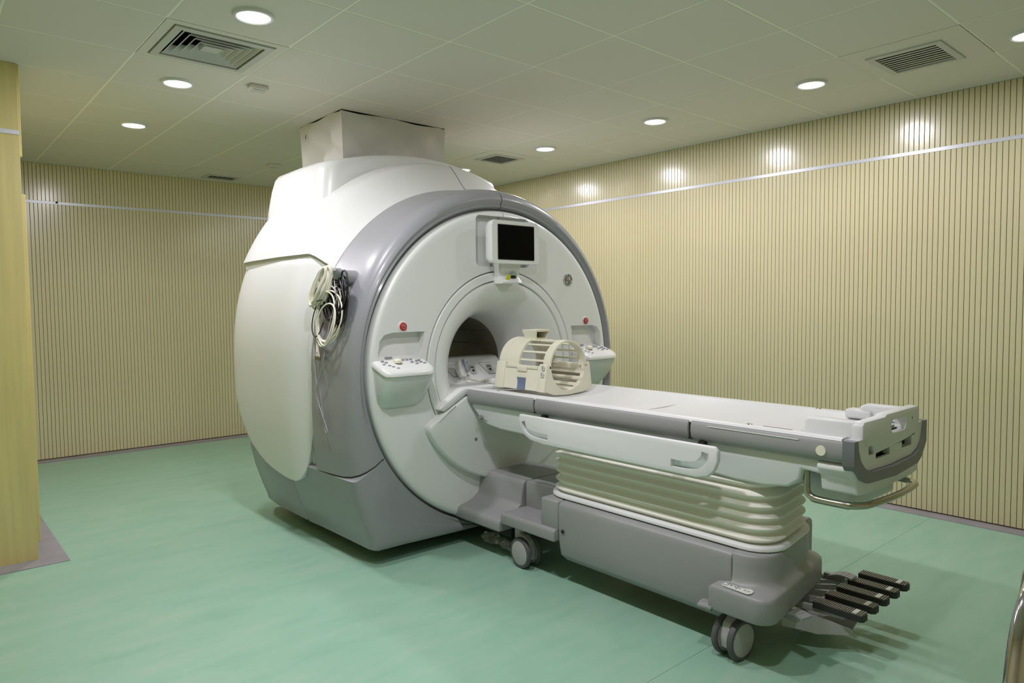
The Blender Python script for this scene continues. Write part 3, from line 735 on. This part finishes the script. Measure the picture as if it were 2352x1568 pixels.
poly = [(-.316, .950), (-.30, .88), (-.26, .846), (-.2, .829), (0, .822), (.2, .829), (.26, .846), (.30, .88), (.316, .950), (.25, .950), (.235, .905), (.20, .905), (.20, .868), (.10, .868), (.10, .892), (-.02, .892), (-.02, .862), (-.15, .862), (-.15, .885), (-.215, .885), (-.215, .925), (-.25, .95)]
obj('end_plate', prism(poly, 'y', Y0T - .026, Y0T + .02, .0), 'white2', tab, smooth=40)
obj('end_recess', box(-.24, .24, Y0T + .000, Y0T + .03, .84, .945), 'dark', tab)
chin = [(-.325, .862), (-.335, .84), (-.30, .80), (-.29, .748), (-.22, .738), (0, .735), (.22, .738), (.29, .748), (.30, .80), (.335, .84), (.325, .862)]
obj('end_chin', prism(chin, 'y', Y0T - .022, -2.15, .008, 2), 'white2', tab, smooth=50)
obj('end_box', box(-.20, .22, -2.22, -2.06, .66, .80, .012), 'offwhite', tab, smooth=50)
# carriage block with handle at the foot end
car = obj('end_carriage', prism([(-.275, .945), (-.275, 1.000), (-.262, 1.012), (-.08, 1.012), (-.06, 1.020), (.255, 1.020), (.272, 1.008), (.272, .920), (.20, .908), (.10, .896), (-.05, .888), (-.17, .882), (-.18, .915), (-.235, .918), (-.245, .945)], 'y', Y0T - .030, Y0T + .012, .006, 2, 40), 'white2', tab, smooth=50)
cut(car, prism(rrect(.055, .966, .15, .052, .024), 'y', Y0T - .06, Y0T + .05))
for s in (-1, 1):
    obj('carriage_cheek', prism([(Y0T, .945), (Y0T, 1.010), (-2.10 if s > 0 else -2.085, 1.010), (-2.075, .998), (-2.07, .945)], 'x', min(s * .215, s * .272), max(s * .215, s * .272), .010, 3, 30), 'white2', tab, smooth=50)
obj('carriage_step', box(.20, .272, -2.13, -2.02, .945, .985, .01), 'white2', tab, smooth=50)
obj('handle_grip', tube([(-.05, Y0T - .012, .997), (.15, Y0T - .012, 1.000)], .013, 12), 'cream', tab)
obj('arrow_label', box(.185, .198, Y0T - .0312, Y0T - .0302, .966, .992), 'label', car)
obj('arrow_mark', prism([(.1875, .975), (.1955, .975), (.1915, .986)], 'y', Y0T - .0318, Y0T - .0310), 'ink', car)
# steel push bar
bar = [(-.27, -2.085, .83), (-.27, -2.085, .76), (-.27, -2.087, .725), (-.27, -2.105, .706), (-.27, -2.14, .700), (-.27, -2.215, .700), (-.262, -2.25, .700), (-.235, -2.275, .700), (-.19, -2.29, .700), (0, -2.31, .702), (.20, -2.30, .702), (.245, -2.285, .702), (.268, -2.255, .703), (.27, -2.22, .705), (.27, -2.15, .712), (.27, -2.10, .735), (.27, -2.09, .80)]
obj('push_bar', tube(bar, .0135, 14, False, 4), 'steel', tab, smooth=60, label='bent stainless steel push bar')
# bellows
def shear_end(bm, dx):
    """shift by dx and shear the foot end, far side back, to fit image outline"""
    for v in bm.verts:
        v.co.x += dx; v.co.y += .15 * (v.co.x + .36) * max(0, min(1, (-1.70 - v.co.y) / .15))
    return bm
def rr_ring(hx, ya, yb, r, z, n=6):
    cy = (ya + yb) / 2; hy = abs(ya - yb) / 2; out_ = []
    for (sx, sy, a0) in ((1, 1, 0), (-1, 1, 90), (-1, -1, 180), (1, -1, 270)):
        for k in range(n + 1):
            a = R(a0 + 90 * k / n); out_.append((sx * (hx - r) + r * math.cos(a), cy + sy * (hy - r) + r * math.sin(a), z))
    return out_
rings = []
zb, zt, NF = .462, .735, 6
for f in range(NF):
    for (u, d) in ((0, .0), (.12, .003), (.28, .014), (.42, .023), (.5, .025), (.58, .023), (.72, .014), (.88, .003)):
        z = zb + (zt - zb) * (f + u) / NF
        off = d - .012 - (.006 if f == NF - 1 else 0)
        rings.append(rr_ring(.245 + off, -.69 + off, -1.965 - off, .13 + off, z))
rings.append(rr_ring(.200, -.72, -1.92, .10, zt + .003))
obj('bellows', shear_end(loft(rings, True, True), -.05), 'bellows', tab, smooth=70)
obj('bellows_flange', shear_end(loft([rr_ring(.262, -.672, -1.985, .14, .441), rr_ring(.270, -.664, -1.993, .15, .446), rr_ring(.270, -.664, -1.993, .15, .456), rr_ring(.262, -.67, -1.985, .14, .464)], True, True), -.05), 'white2', tab, smooth=50)
# pedestal body
pb = [(-.30, .12), (-.345, .16), (-.358, .235), (-.362, .40), (-.356, .425), (-.338, .438), (.318, .438), (.336, .425), (.342, .40), (.338, .235), (.325, .16), (.28, .12)]
obj('pedestal', prism(pb, 'y', -1.822, -.832, .006, 2, 30), 'tgrey', tab, smooth=50)
for y in (-.865, -1.77):
    obj('screw_hole', lathe([(0, 0), (.010, 0), (.010, .003), (0, .003)], 'x', (-.3655, y, .29), 12), 'dark', tab)
# front block
def block():
    rings = []
    for (z, fl) in ((.203, .93), (.212, 1.0), (.285, 1.0), (.297, .975), (.303, .90), (.308, .70), (.313, .45), (.319, .25), (.328, .12), (.345, .04), (.39, .0), (.428, .0), (.438, -.06), (.440, -.12)):
        f = max(0, fl); hl = .362 + .062 * fl; hr = .225 + .045 * fl; yb = -1.985 - .03 * fl + .0 * f
        if fl > 0: yb = -1.985 - .03 * fl
        cr = .14 - .065 * f; back = -1.828 + .075 * max(0, (fl - .2) / .8)
        aR = [(hr - cr + cr * math.cos(R(a)), yb + cr + cr * math.sin(R(a)), z) for a in (0, -15, -30, -45, -60, -75, -90)]
        aL = [(-hl + cr + cr * math.cos(R(a)), yb + cr + cr * math.sin(R(a)), z) for a in (-90, -105, -120, -135, -150, -165, -180)]
        rings.append([(hr, back, z)] + aR + aL + [(-hl, back, z)])
    return shear_end(loft(rings, True, True), 0)
blk = obj('front_block', block(), 'tgrey', tab, smooth=50)
# floor brake legend on the block
leg_c = Vector((-.318, -1.885, .336))
def place_leg(bm):
    rot(bm, R(-9), 'Y', (0, 0, 0)); rot(bm, R(-3), 'Z', (0, 0, 0)); return mv(bm, (-.392, -1.868, .3128))
lb = prism([(x, y) for x, y in rrect(0, 0, .040, .135, .018)], 'z', 0, .0015)
lab = obj('legend_plate', place_leg(lb), 'label', blk, label='white oval plate with circle and arrow symbols')
bm = tube([(.012 * math.cos(a), .052 + .012 * math.sin(a), .0018) for a in degs(0, 360, 20)[:-1]], .0011, 4, True)
def arrow(bm, x0, y0, x1, y1, h=.005):
    join(bm, tube([(x0, y0, .0018), (x1, y1, .0018)], .0008, 4))
    for (ax, ay, bx, by) in ((x0, y0, x1, y1), (x1, y1, x0, y0)):
        d = Vector((bx - ax, by - ay)).normalized(); n = Vector((-d.y, d.x))
        p1 = Vector((ax, ay)); p2 = p1 + d * h + n * h * .6; p3 = p1 + d * h - n * h * .6
        join(bm, prism([tuple(p1), tuple(p2), tuple(p3)], 'z', .001, .0024))
arrow(bm, 0, .034, 0, .022); arrow(bm, 0, .014, 0, -.014); arrow(bm, .012, 0, -.012, 0); arrow(bm, 0, -.030, 0, -.056)
obj('legend_symbols', place_leg(bm), 'ink', lab)
# rear foot and tower
obj('rear_foot', prism([(-.385, .228), (-.385, .280), (-.375, .292), (.375, .292), (.385, .280), (.385, .228)], 'y', -.822, -.400, .014, 3, 30), 'tgrey', tab, smooth=50)
obj('rear_tower', prism([(-.800, .28), (-.800, .44), (-.64, .44), (-.60, .445), (-.415, .440), (-.400, .425), (-.400, .28)], 'x', -.195, .195, .012, 3, 30), 'tgrey', tab, smooth=50)
obj('rear_corner', box(-.36, .36, -.828, -.70, .28, .438, .012), 'tgrey', tab, smooth=50)
# casters
def caster(cx, cy, yaw):
    c = root_child('caster', tab)
    return c
def make_caster(cx, cy, yaw, first):
    cx0, cy0 = 0, 0
    fk = bev(box(-.022, .022, -.070, .060, .055, .16), .014, 3)
    fk = prism([(-.062, .05), (-.066, .10), (-.050, .150), (-.015, .172), (.03, .176), (.045, .20), (.075, .20), (.075, .150), (.062, .11), (.04, .07), (0, .05)], 'x', -.020, .020, .005, 2, 30)
    stem = lathe([(0, .235), (.022, .235), (.026, .195), (.026, .17), (0, .17)], 'z', (0, .055, 0), 16)
    join(fk, stem)
    o = obj('caster', finish(fk, cx, cy, yaw), 'wheel', tab, smooth=45)
    for s in (-1, 1):
        wp = [(0, s * .050), (.066, s * .050), (.070, s * .047)]
        disc = lathe([(0, s * .024), (.068, s * .024), (.068, s * .0495), (.060, s * .0525), (0, s * .054)], 'x', (0, -.005, .0835), 32)
        tyre = lathe([(.066, s * .024), (.078, s * .025), (.0835, s * .031), (.0835, s * .043), (.079, s * .050), (.068, s * .052), (.066, s * .050)], 'x', (0, -.005, .0835), 36, True)
        wl = obj('wheel', finish(disc, cx, cy, yaw), 'wheel', o, smooth=40)
        obj('tyre', finish(tyre, cx, cy, yaw), 'tyre', wl, smooth=40)
def finish(bm, cx, cy, yaw): return mv(rot(bm, yaw, 'Z', (0, 0, 0)), (cx, cy, 0))
make_caster(-.335, -1.822, R(-96), True); make_caster(-.300, -.515, R(-4), False)
make_caster(.335, -1.822, R(-8), False); make_caster(.300, -.515, R(5), False)
# small side pads
def pad(cx, cy, cz, yaw, ax='x'):
    rings = []
    for u in range(9):
        t = u / 8; y = -.052 + .104 * t; z = .012 * math.sin(t * math.pi) - .014 * t
        rings.append([(-.030, y, z), (.030, y, z), (.030, y, z + .008), (-.030, y, z + .008)])
    bm = bev(loft(rings, True, True), .002, 1, 40)
    o = obj('release_pad', finish(mv(bm, (0, 0, cz)), cx, cy, yaw), 'tgrey', tab, smooth=50)
    for y in (-.024, -.004):
        obj('pad_rib', finish(mv(box(-.022, .022, y - .0015, y + .0015, .0105, .0135 - .13 * y * (1 if y > 0 else 0) , 0), (0, 0, cz)), cx, cy, yaw), 'dgrey', o)
    obj('pad_arm', finish(mv(box(-.012, .012, -.01, .08, -.030, -.002, .003), (0, 0, cz)), cx, cy, yaw), 'tgrey', o)
pad(-.385, -1.735, .205, R(-80)); pad(-.20, -2.015, .196, R(-12)); pad(.31, -1.975, .205, R(0))
# pedals with arms
def pedal(i, cx):
    z = .178
    arm_x = [-.06, .01, .08, .15, .21][i]
    pts = [(arm_x, -1.84, .175), (arm_x + (cx - arm_x) * .5, -1.95, .178), (cx, -2.03, .172), (cx, -2.12, .174)]
    rings = []
    for k, p in enumerate(pts):
        rings.append([(p[0] - .009, p[1], p[2] - .024), (p[0] + .009, p[1], p[2] - .024), (p[0] + .009, p[1], p[2]), (p[0] - .009, p[1], p[2])])
    obj('pedal_arm', bev(loft(rings, True, True), .002, 1, 40), 'wheel', tab, smooth=50)
    y0, y1 = -2.205, -2.000
    p = obj('pedal', prism([(cx - .029, y1), (cx + .029, y1), (cx + .029, y0 + .014), (cx + .016, y0), (cx - .016, y0), (cx - .029, y0 + .014)], 'z', z - .010, z + .018, .002, 1), 'padrib', tab, label='black rubber foot pedal with pale ribs')
    bm = NB(); n = 22
    for k in range(n):
        y = y0 + .010 + (y1 - y0 - .014) * k / (n - 1)
        join(bm, box(cx - .0270, cx + .0270, y - .0022, y + .0022, z + .017, z + .0205))
    obj('rib', bm, 'padtop', p, kind='stuff')
    obj('pedal_label', box(cx - .024, cx + .024, y0 + .030, y0 + .048, z + .018, z + .0215, .0), 'label', p, label='small white label')
for i in range(5): pedal(i, -.010 + i * .112 + .01)
obj('pedal_guard', bev(loft([[(-.10, -1.93, .09), (.30, -1.93, .12), (.30, -1.93, .128), (-.10, -1.93, .10)], [(-.06, -2.03, .075), (.25, -2.0, .12), (.25, -2.0, .128), (-.06, -2.03, .085)], [(.03, -2.13, .075), (.12, -2.13, .115), (.12, -2.13, .123), (.03, -2.13, .083)]], True, True), .002, 1), 'wheel', tab, smooth=50)
obj('pedal_guard_side', bev(loft([[(-.13, -1.92, .095), (-.13, -1.92, .17), (-.12, -1.92, .17), (-.12, -1.92, .095)], [(-.06, -2.03, .078), (-.06, -2.03, .15), (-.05, -2.03, .15), (-.05, -2.03, .078)], [(.03, -2.14, .078), (.03, -2.14, .10), (.04, -2.14, .10), (.04, -2.14, .078)]], True, True), .001, 1), 'wheel', tab, smooth=50)
obj('mechanism_box', box(-.25, .25, -1.80, -1.0, .10, .22, .01), 'dark', tab)

# ---------------------------------------------------------------- head coil on the table
coil = root('head_coil', 'cream plastic birdcage head coil with mirror box, standing on the table top', 'head coil', (2.85, 2.985, .92))
cz, ri, ro = 1.092, .138, .149
yf, yb = -.56, -.135
def hoop(name, y0, y1, a0=0, a1=360, rI=ri, rO=ro):
    P = degs(a0, a1, 6); full = a1 - a0 >= 359
    rows = [[(r * math.cos(p), y, cz + r * math.sin(p)) for r, y in ((rI, y0), (rO, y0), (rO, y1), (rI, y1))] for p in (P[:-1] if full else P)]
    return obj(name, bev(loft(rows, True, not full, full), .0015, 1, 50), 'cream', coil, smooth=50)
hoop('front_hoop', yf, yf + .055, -2, 182)
hoop('rear_hood', yb - .175, yb, -2, 182, ri + .004, ro + .008)
hoop('rear_lip', yb - .06, yb - .055, 0, 180, ri, ro + .010)
for a in (14, 34, 56, 78, 102, 124, 146, 166):
    p = R(a); c_, s_ = math.cos(p), math.sin(p)
    bm = box(ri + .001, ro - .002, yf + .05, yb - .17, -.006, .006, .001, 1)
    for v in bm.verts:
        x, z = v.co.x, v.co.z; v.co.x = x * c_ - z * s_; v.co.z = cz + x * s_ + z * c_
    obj('bar', bm, 'cream', coil)
# lower half: end frames, side walls, floor bars
def endframe(y0, y1):
    out_ = [(-.166, cz + .012), (-.150, cz + .012), (-.1495, cz)]
    arc_ = [(ri * math.cos(a), cz + ri * math.sin(a)) for a in degs(180, 360, 9)]
    bot = [(.150, cz), (.150, cz + .012), (.166, cz + .012), (.178, 1.03), (.190, .962), (.12, .938), (0, .930), (-.12, .938), (-.190, .962), (-.178, 1.03)]
    return prism([(-.166, cz + .012), (-.150, cz + .012)] + arc_ + bot, 'y', y0, y1, 0)
obj('front_frame', endframe(yf, yf + .03), 'cream', coil, smooth=40)
obj('rear_frame', endframe(yb - .03, yb), 'cream', coil, smooth=40)
for s in (-1, 1):
    poly = [(s * .150, cz + .004), (s * .166, cz + .006), (s * .180, 1.03), (s * .190, .960), (s * .172, .955), (s * .160, 1.0)]
    sw = obj('side_wall', prism(poly if s < 0 else poly[::-1], 'y', yf + .002, yb - .002, .001, 1), 'cream', coil, smooth=40)
    for (ya, yb_) in ((yf - .001, yf + .060), (yb - .075, yb + .002)):
        poly = [(s * .158, cz + .020), (s * .172, cz + .018), (s * .186, 1.03), (s * .197, .958), (s * .180, .954)]
        obj('corner_post', prism(poly if s < 0 else poly[::-1], 'y', ya, yb_, .003, 2), 'cream', coil, smooth=40)
    obj('latch_ledge', box(min(s * .15, s * .176), max(s * .15, s * .176), yf + .075, yb - .08, cz - .012, cz + .006, .003), 'cream', coil, smooth=40)
    obj('hinge_block', box(min(s * .158, s * .182), max(s * .158, s * .182), yf + .16, yf + .24, cz - .03, cz + .002, .004), 'cream', coil, smooth=40)
    lt = obj('latch', bev(loft([[(s * .180, y, 1.028), (s * .196, y, 1.030), (s * .190, y, 1.010), (s * .194, y, .975), (s * .200, y, .962), (s * .18, y, .958)] for y in (yf + .165, yf + .225)], True, True), .002, 1), 'blue', coil, smooth=40, label='blue-grey release latch')
for a in (196, 214, 232, 250, 270, 290, 308, 326, 344):
    p = R(a); c_, s_ = math.cos(p), math.sin(p)
    bm = box(ri + .001, ro + .002, yf + .02, yb - .02, -.013, .013, .001, 1)
    for v in bm.verts:
        x, z = v.co.x, v.co.z; v.co.x = x * c_ - z * s_; v.co.z = cz + x * s_ + z * c_
    obj('floor_bar', bm, 'cream', coil)
# number stickers
def digit(ch, x, y, z, k):
    segs = {'0': [(0, 0), (1, 0), (1, 2), (0, 2), (0, 0)], '2': [(0, 2), (1, 2), (1, 1), (0, 1), (0, 0), (1, 0)], '6': [(1, 2), (0, 2), (0, 0), (1, 0), (1, 1), (0, 1)], '3': [(0, 2), (1, 2), (1, 1), (.3, 1), (1, 1), (1, 0), (0, 0)]}[ch]
    return tube([(x, y - u * k, z + v * k) for u, v in segs], .0011, 4)
for z, tx in ((cz - .005, '0'), (cz - .042, '6')):
    st = obj('number_sticker', box(-.1905 if z < 1.07 else -.1835, -.1885 if z < 1.07 else -.1815, yf + .010, yf + .034, z - .008, z + .018), 'label', coil, label='small white handwritten number sticker')
    obj('number', digit(tx, -.191 if z < 1.07 else -.184, yf + .026, z - .002, .008), 'inkblue', st)
# mirror box
mb = obj('mirror_box', bev(loft([[(-hx, y0, z), (hx, y0, z), (hx, y1, z), (-hx, y1, z)] for z, hx, y0, y1 in ((1.236, .046, -.335, -.245), (1.262, .048, -.340, -.240), (1.286, .060, -.352, -.235), (1.296, .060, -.352, -.235))], True, True), .003, 2), 'cream', coil, smooth=40)
cut(mb, prism([(-.036, 1.246), (.036, 1.246), (.047, 1.284), (-.047, 1.284)], 'y', -.40, -.255))
obj('mirror', mv(rot(box(-.034, .034, -.001, .001, -.017, .017), R(-25), 'X', (0, 0, 0)), (0, -.275, 1.265)), 'chrome', mb)
obj('mirror_base', box(-.060, .060, -.37, -.22, 1.231, 1.237, .002, 1), 'cream', coil)

# things at the bore entrance
dock = obj('coil_dock', prism([(.285, .93), (.30, .955), (.385, 1.065), (.415, 1.092), (.47, 1.100), (.47, .93)], 'x', -.278, .278, .008, 2), 'white', scan, smooth=40)
def on_dock(bm, x, u, d=0.0):
    """place a piece drawn in the xz plane on the sloping dock face, u metres up the slope"""
    a = math.atan2(.11, .085); rot(bm, -(math.pi / 2 - a), 'X', (0, 0, 0))
    return mv(bm, (x, .30 + u * math.cos(a) - d * math.sin(a), .955 + u * math.sin(a) + d * math.cos(a)))
for (xa, xb) in ((-.215, -.045), (.085, .205)):
    pl = [(-(xb - xa) / 2, .045), ((xb - xa) / 2 - .01, .045), ((xb - xa) / 2, -.045), (-(xb - xa) / 2 + .05, -.045)]
    obj('plate_gap', on_dock(prism([(x * 1.03, z * 1.06) for x, z in pl], 'y', -.001, .001), (xa + xb) / 2, .075, .001), 'dark', dock, smooth=0)
    obj('connector_plate', on_dock(prism(pl, 'y', -.0015, .0015, .0008, 1), (xa + xb) / 2, .075, .0025), 'offwhite', dock, smooth=0)
for cx_, u in ((.010, .07), (.155, .07)):
    sk = obj('socket', on_dock(prism(rrect(0, 0, .046, .066, .012), 'y', -.002, .002), cx_, u, .005), 'badge', dock)
    obj('socket_hole', on_dock(prism(circ(0, -.008, .009, 14), 'y', -.001, .001), cx_, u, .008), 'dark', dock, smooth=0)
    obj('socket_slot', on_dock(box(-.014, .014, -.001, .001, .014, .019), cx_, u, .008), 'dark', dock, smooth=0)
ps = root('handset', 'white handset with grey keypad resting upright in the bore entrance', 'handset', (2.735, 3.62, .955))
hb = mv(rot(bev(prism([(-.024, .055), (.020, .055), (.030, -.030), (.018, -.060), (-.020, -.052), (-.034, -.010)], 'y', -.022, .022), .008, 3), R(-16), 'X', (0, 0, 0)), (-.122, .292, 1.030))
obj('body', hb, 'white', ps, smooth=50)
obj('keypad', mv(rot(bev(prism([(-.020, .045), (.004, .048), (.018, -.040), (-.004, -.046)], 'y', -.010, .010), .005, 2), R(-14), 'X', (0, 0, 0)), (-.104, .264, 1.052)), 'button', ps, smooth=50)
obj('key', mv(box(-.005, .003, -.002, .002, -.003, .003, .001, 1), (-.108, .248, 1.075)), 'inkblue', ps)
obj('cable', tube([(-.118, .285, .975), (-.09, .262, .962), (-.05, .235, .955), (-.02, .20, .945)], .006, 6, False, 4), 'cable_w', ps, smooth=60)
cb = root('connector_box', 'small white connector box lying on the table beside the cream coil', 'connector', (2.78, 3.22, .955))
obj('housing', bev(prism([(-.115, .03), (-.02, .03), (.02, -.06), (.0, -.10), (-.09, -.07), (-.12, -.02)], 'z', .957, .990), .006, 2), 'white2', cb, smooth=50)
obj('cable', tube([(-.07, .02, .975), (-.085, .08, .972), (-.06, .13, .955), (-.04, .17, .950), (-.03, .19, .950)], .011, 8, False, 5), 'cable_w', cb, smooth=60)
obj('badge', box(-.08, -.06, -.068, -.066, .968, .974), 'inkblue', cb)

# ---------------------------------------------------------------- cables hanging on the scanner hook
XH = -1.058
def P3(u, v, x=XH):
    """(u,v) measured on the hanging plane: y grows to the left of the picture, z is height"""
    return (x, u, v)
def hang(bm):
    """let the cables follow the bulge of the side cover below the hook"""
    for v in bm.verts: v.co.x -= .052 * max(0, min(1, (1.50 - v.co.z) / .35)) - .02 * max(0, min(1, (v.co.z - 1.52) / .1))
    return bm
cw = root('coiled_cable', 'thick cream-white cable coiled over the grey hook on the scanner side', 'cable', (2.85 + XH, 3.33 + .30, 1.24), 'cables hung on the scanner')
def loop(cy, czz, ry, rz, tilt, n=16, x=XH, wob=.0, ph=0):
    out_ = []
    for k in range(n):
        a = 2 * math.pi * k / n; yy = ry * math.cos(a); zz = rz * math.sin(a)
        out_.append((x + wob * math.sin(a * 2 + ph), cy + yy * math.cos(tilt) - zz * math.sin(tilt), czz + yy * math.sin(tilt) + zz * math.cos(tilt)))
    return out_
for k, (cy, c2, ry, rz, tl, rr) in enumerate(((.315, 1.555, .055, .128, .62, .011), (.325, 1.550, .070, .135, .66, .011), (.300, 1.560, .042, .120, .58, .012), (.335, 1.552, .062, .122, .70, .010), (.31, 1.562, .030, .110, .55, .010))):
    obj('thick_loop', hang(tube(loop(cy, c2, ry, rz, tl, x=XH + .004 - .012 * k, wob=.004, ph=k), rr, 8, True, 4)), 'cable_w', cw, smooth=60)
for k, (cy, c2, ry, rz, tl) in enumerate(((.235, 1.400, .130, .165, .12), (.245, 1.405, .112, .150, .08), (.220, 1.390, .140, .140, .18), (.250, 1.375, .105, .150, -.04), (.205, 1.345, .100, .115, .10))):
    obj('thin_loop', hang(tube(loop(cy, c2, ry, rz, tl, x=XH + .012 - .009 * k, wob=.006, ph=k), .0048, 8, True, 4)), 'cable_w', cw, smooth=60)
obj('drop', hang(tube([(XH, .34, 1.46), (XH, .352, 1.40), (XH, .350, 1.34), (XH, .335, 1.25), (XH, .320, 1.19)], .008, 8, False, 5)), 'cable_w', cw, smooth=60)
for k in range(4):
    y = .33 - .015 * k
    obj('lead', hang(tube([(XH, .345, 1.31), (XH - .003, .335 - .006 * k, 1.23), (XH - .002, y, 1.165)], .0022, 6, False, 4)), 'cable_w', cw)
    obj('plug', hang(tube([(XH - .002, y, 1.168 - .004 * (k % 2)), (XH - .002, y - .002, 1.148 - .004 * (k % 2))], .0062, 8)), 'chrome', cw, label='small metal plug')
obj('tag', mv(rot(box(-.001, .001, -.018, .018, -.028, .028), R(-30), 'X', (0, 0, 0)), (XH - .035, .32, 1.56)), 'label', cw, label='white paper label')
cbk = root('coiled_cable', 'tangled black cables bunched in the middle of the hook on the scanner side', 'cable', (2.85 + XH, 3.33 + .2, 1.3), 'cables hung on the scanner')
for k in range(22):
    cy = .165 + random.uniform(-.05, .06); c2 = 1.490 + random.uniform(-.05, .05)
    obj('loop', hang(tube(loop(cy, c2, random.uniform(.03, .08), random.uniform(.07, .13), random.uniform(-.3, .3), n=10, x=XH + .02 - .005 * (k % 5), wob=.008, ph=k), .0052, 6, True, 3)), 'cable_b', cbk, smooth=60)
for k in range(3):
    obj('strand', hang(tube([(XH, .28 + .02 * k, 1.44 + .012 * k), (XH - .02, .31, 1.425 + .01 * k), (XH - .018, .25, 1.435 + .01 * k), (XH - .01, .20, 1.45)], .0045, 6, False, 5)), 'cable_b', cbk, smooth=60)
obj('long_loop', hang(tube([(XH - .03, .25, 1.62), (XH - .04, .33, 1.54), (XH - .04, .345, 1.50), (XH - .04, .32, 1.475), (XH - .035, .27, 1.48)], .0035, 6, False, 5)), 'cable_b', cbk)
obj('low_loop', hang(tube([(XH - .02, .35, 1.47), (XH - .02, .385, 1.38), (XH - .02, .375, 1.31), (XH - .02, .33, 1.275), (XH - .02, .28, 1.30), (XH - .015, .26, 1.36)], .0035, 6, False, 5)), 'cable_b', cbk)
obj('clip', box(XH - .012, XH + .0, .135, .155, 1.515, 1.53, .002), 'chrome', cbk)
gl = root('thin_lead', 'thin grey lead dangling in a long loop down the scanner side', 'cable', (2.85 + XH, 3.33 + .3, .75), 'cables hung on the scanner')
obj('wire', hang(tube([(XH - .01, .20, 1.60), (XH - .02, .15, 1.53), (XH - .012, .138, 1.49), (XH - .012, .150, 1.46), (XH - .01, .195, 1.34), (XH - .008, .212, 1.22), (XH - .006, .235, 1.12), (XH - .004, .30, 1.02), (XH, .335, .96), (XH + .005, .318, .90), (XH + .008, .28, .84), (XH + .010, .245, .78), (XH + .012, .232, .752), (XH + .012, .25, .745), (XH + .012, .268, .78), (XH + .010, .280, .86), (XH + .004, .30, 1.0)], .0028, 6, False, 6)), 'cable_g', gl, smooth=60)
obj('wire', hang(tube([(XH, .385, 1.48), (XH, .395, 1.38), (XH, .385, 1.28), (XH, .37, 1.22), (XH, .345, 1.12), (XH, .335, 1.02)], .0032, 6, False, 5)), 'cable_g', gl, smooth=60)
obj('wire', hang(tube([(XH, .350, 1.31), (XH, .375, 1.22), (XH, .345, 1.08), (XH, .318, 1.0)], .0026, 6, False, 5)), 'cable_g', gl, smooth=60)
obj('tag', mv(rot(box(-.001, .001, -.052, .052, -.021, .021), R(-10), 'X', (0, 0, 0)), (XH - .008, .415, 1.03)), 'paper', gl, label='pale green paper tag')

# clear crumpled bag under the docking shoe
bag = NB(); rings = []
for i in range(12):
    t = i / 11; rr_ = .026 + .016 * math.sin(t * 9) * .5 + .012 * math.sin(t * 3.1)
    rings.append([(-.16 + .0 * t + .012 * math.sin(i * 2.3) + rr_ * math.cos(a) * (1 + .35 * math.sin(3 * a + i)), -.05 - .30 * t + rr_ * .2 * math.sin(a * 2 + i), .034 + rr_ * .75 * math.sin(a) * (1 + .3 * math.sin(2 * a + i * 1.7))) for a in [2 * math.pi * j / 12 for j in range(12)]])
bm = loft(rings, True, True)
mz = min(v.co.z for v in bm.verts); mv(bm, (-.06, 0, -mz + .001))
bg = root('plastic_bag', 'crumpled clear plastic bag lying on the floor under the docking shoe', 'bag', (2.64, 3.15, 0))
obj('film', bm, 'clear', bg, smooth=25)

# tube frame at the right edge of the picture
FR = Vector((0, 0, 0))
tr = root('steel_stand', 'bent steel tube stand cut off by the lower right corner of the picture', 'stand', (1.50, .42, 0))
fx, fy = 1.375, .305
obj('tube', tube([(fx, fy, .02), (fx, fy, .55), (fx, fy, .76), (fx + .012, fy, .83), (fx + .045, fy + .0, .895), (fx + .09, fy, .932), (fx + .20, fy + .02, .932), (fx + .235, fy + .02, .915), (fx + .255, fy + .02, .88), (fx + .26, fy + .02, .84), (fx + .26, fy + .02, .02)], .016, 14, False, 4), 'chrome', tr, smooth=60)
obj('cross_bar', tube([(fx, fy, .30), (fx + .26, fy + .02, .30)], .010, 10), 'chrome', tr, smooth=60)
for dx in (0, .26):
    obj('foot', box(fx + dx - .02, fx + dx + .02, fy - .20, fy + .22, 0, .03, .008), 'black', tr)

for o in bpy.data.objects:
    if 'rl' in o: del o['rl']
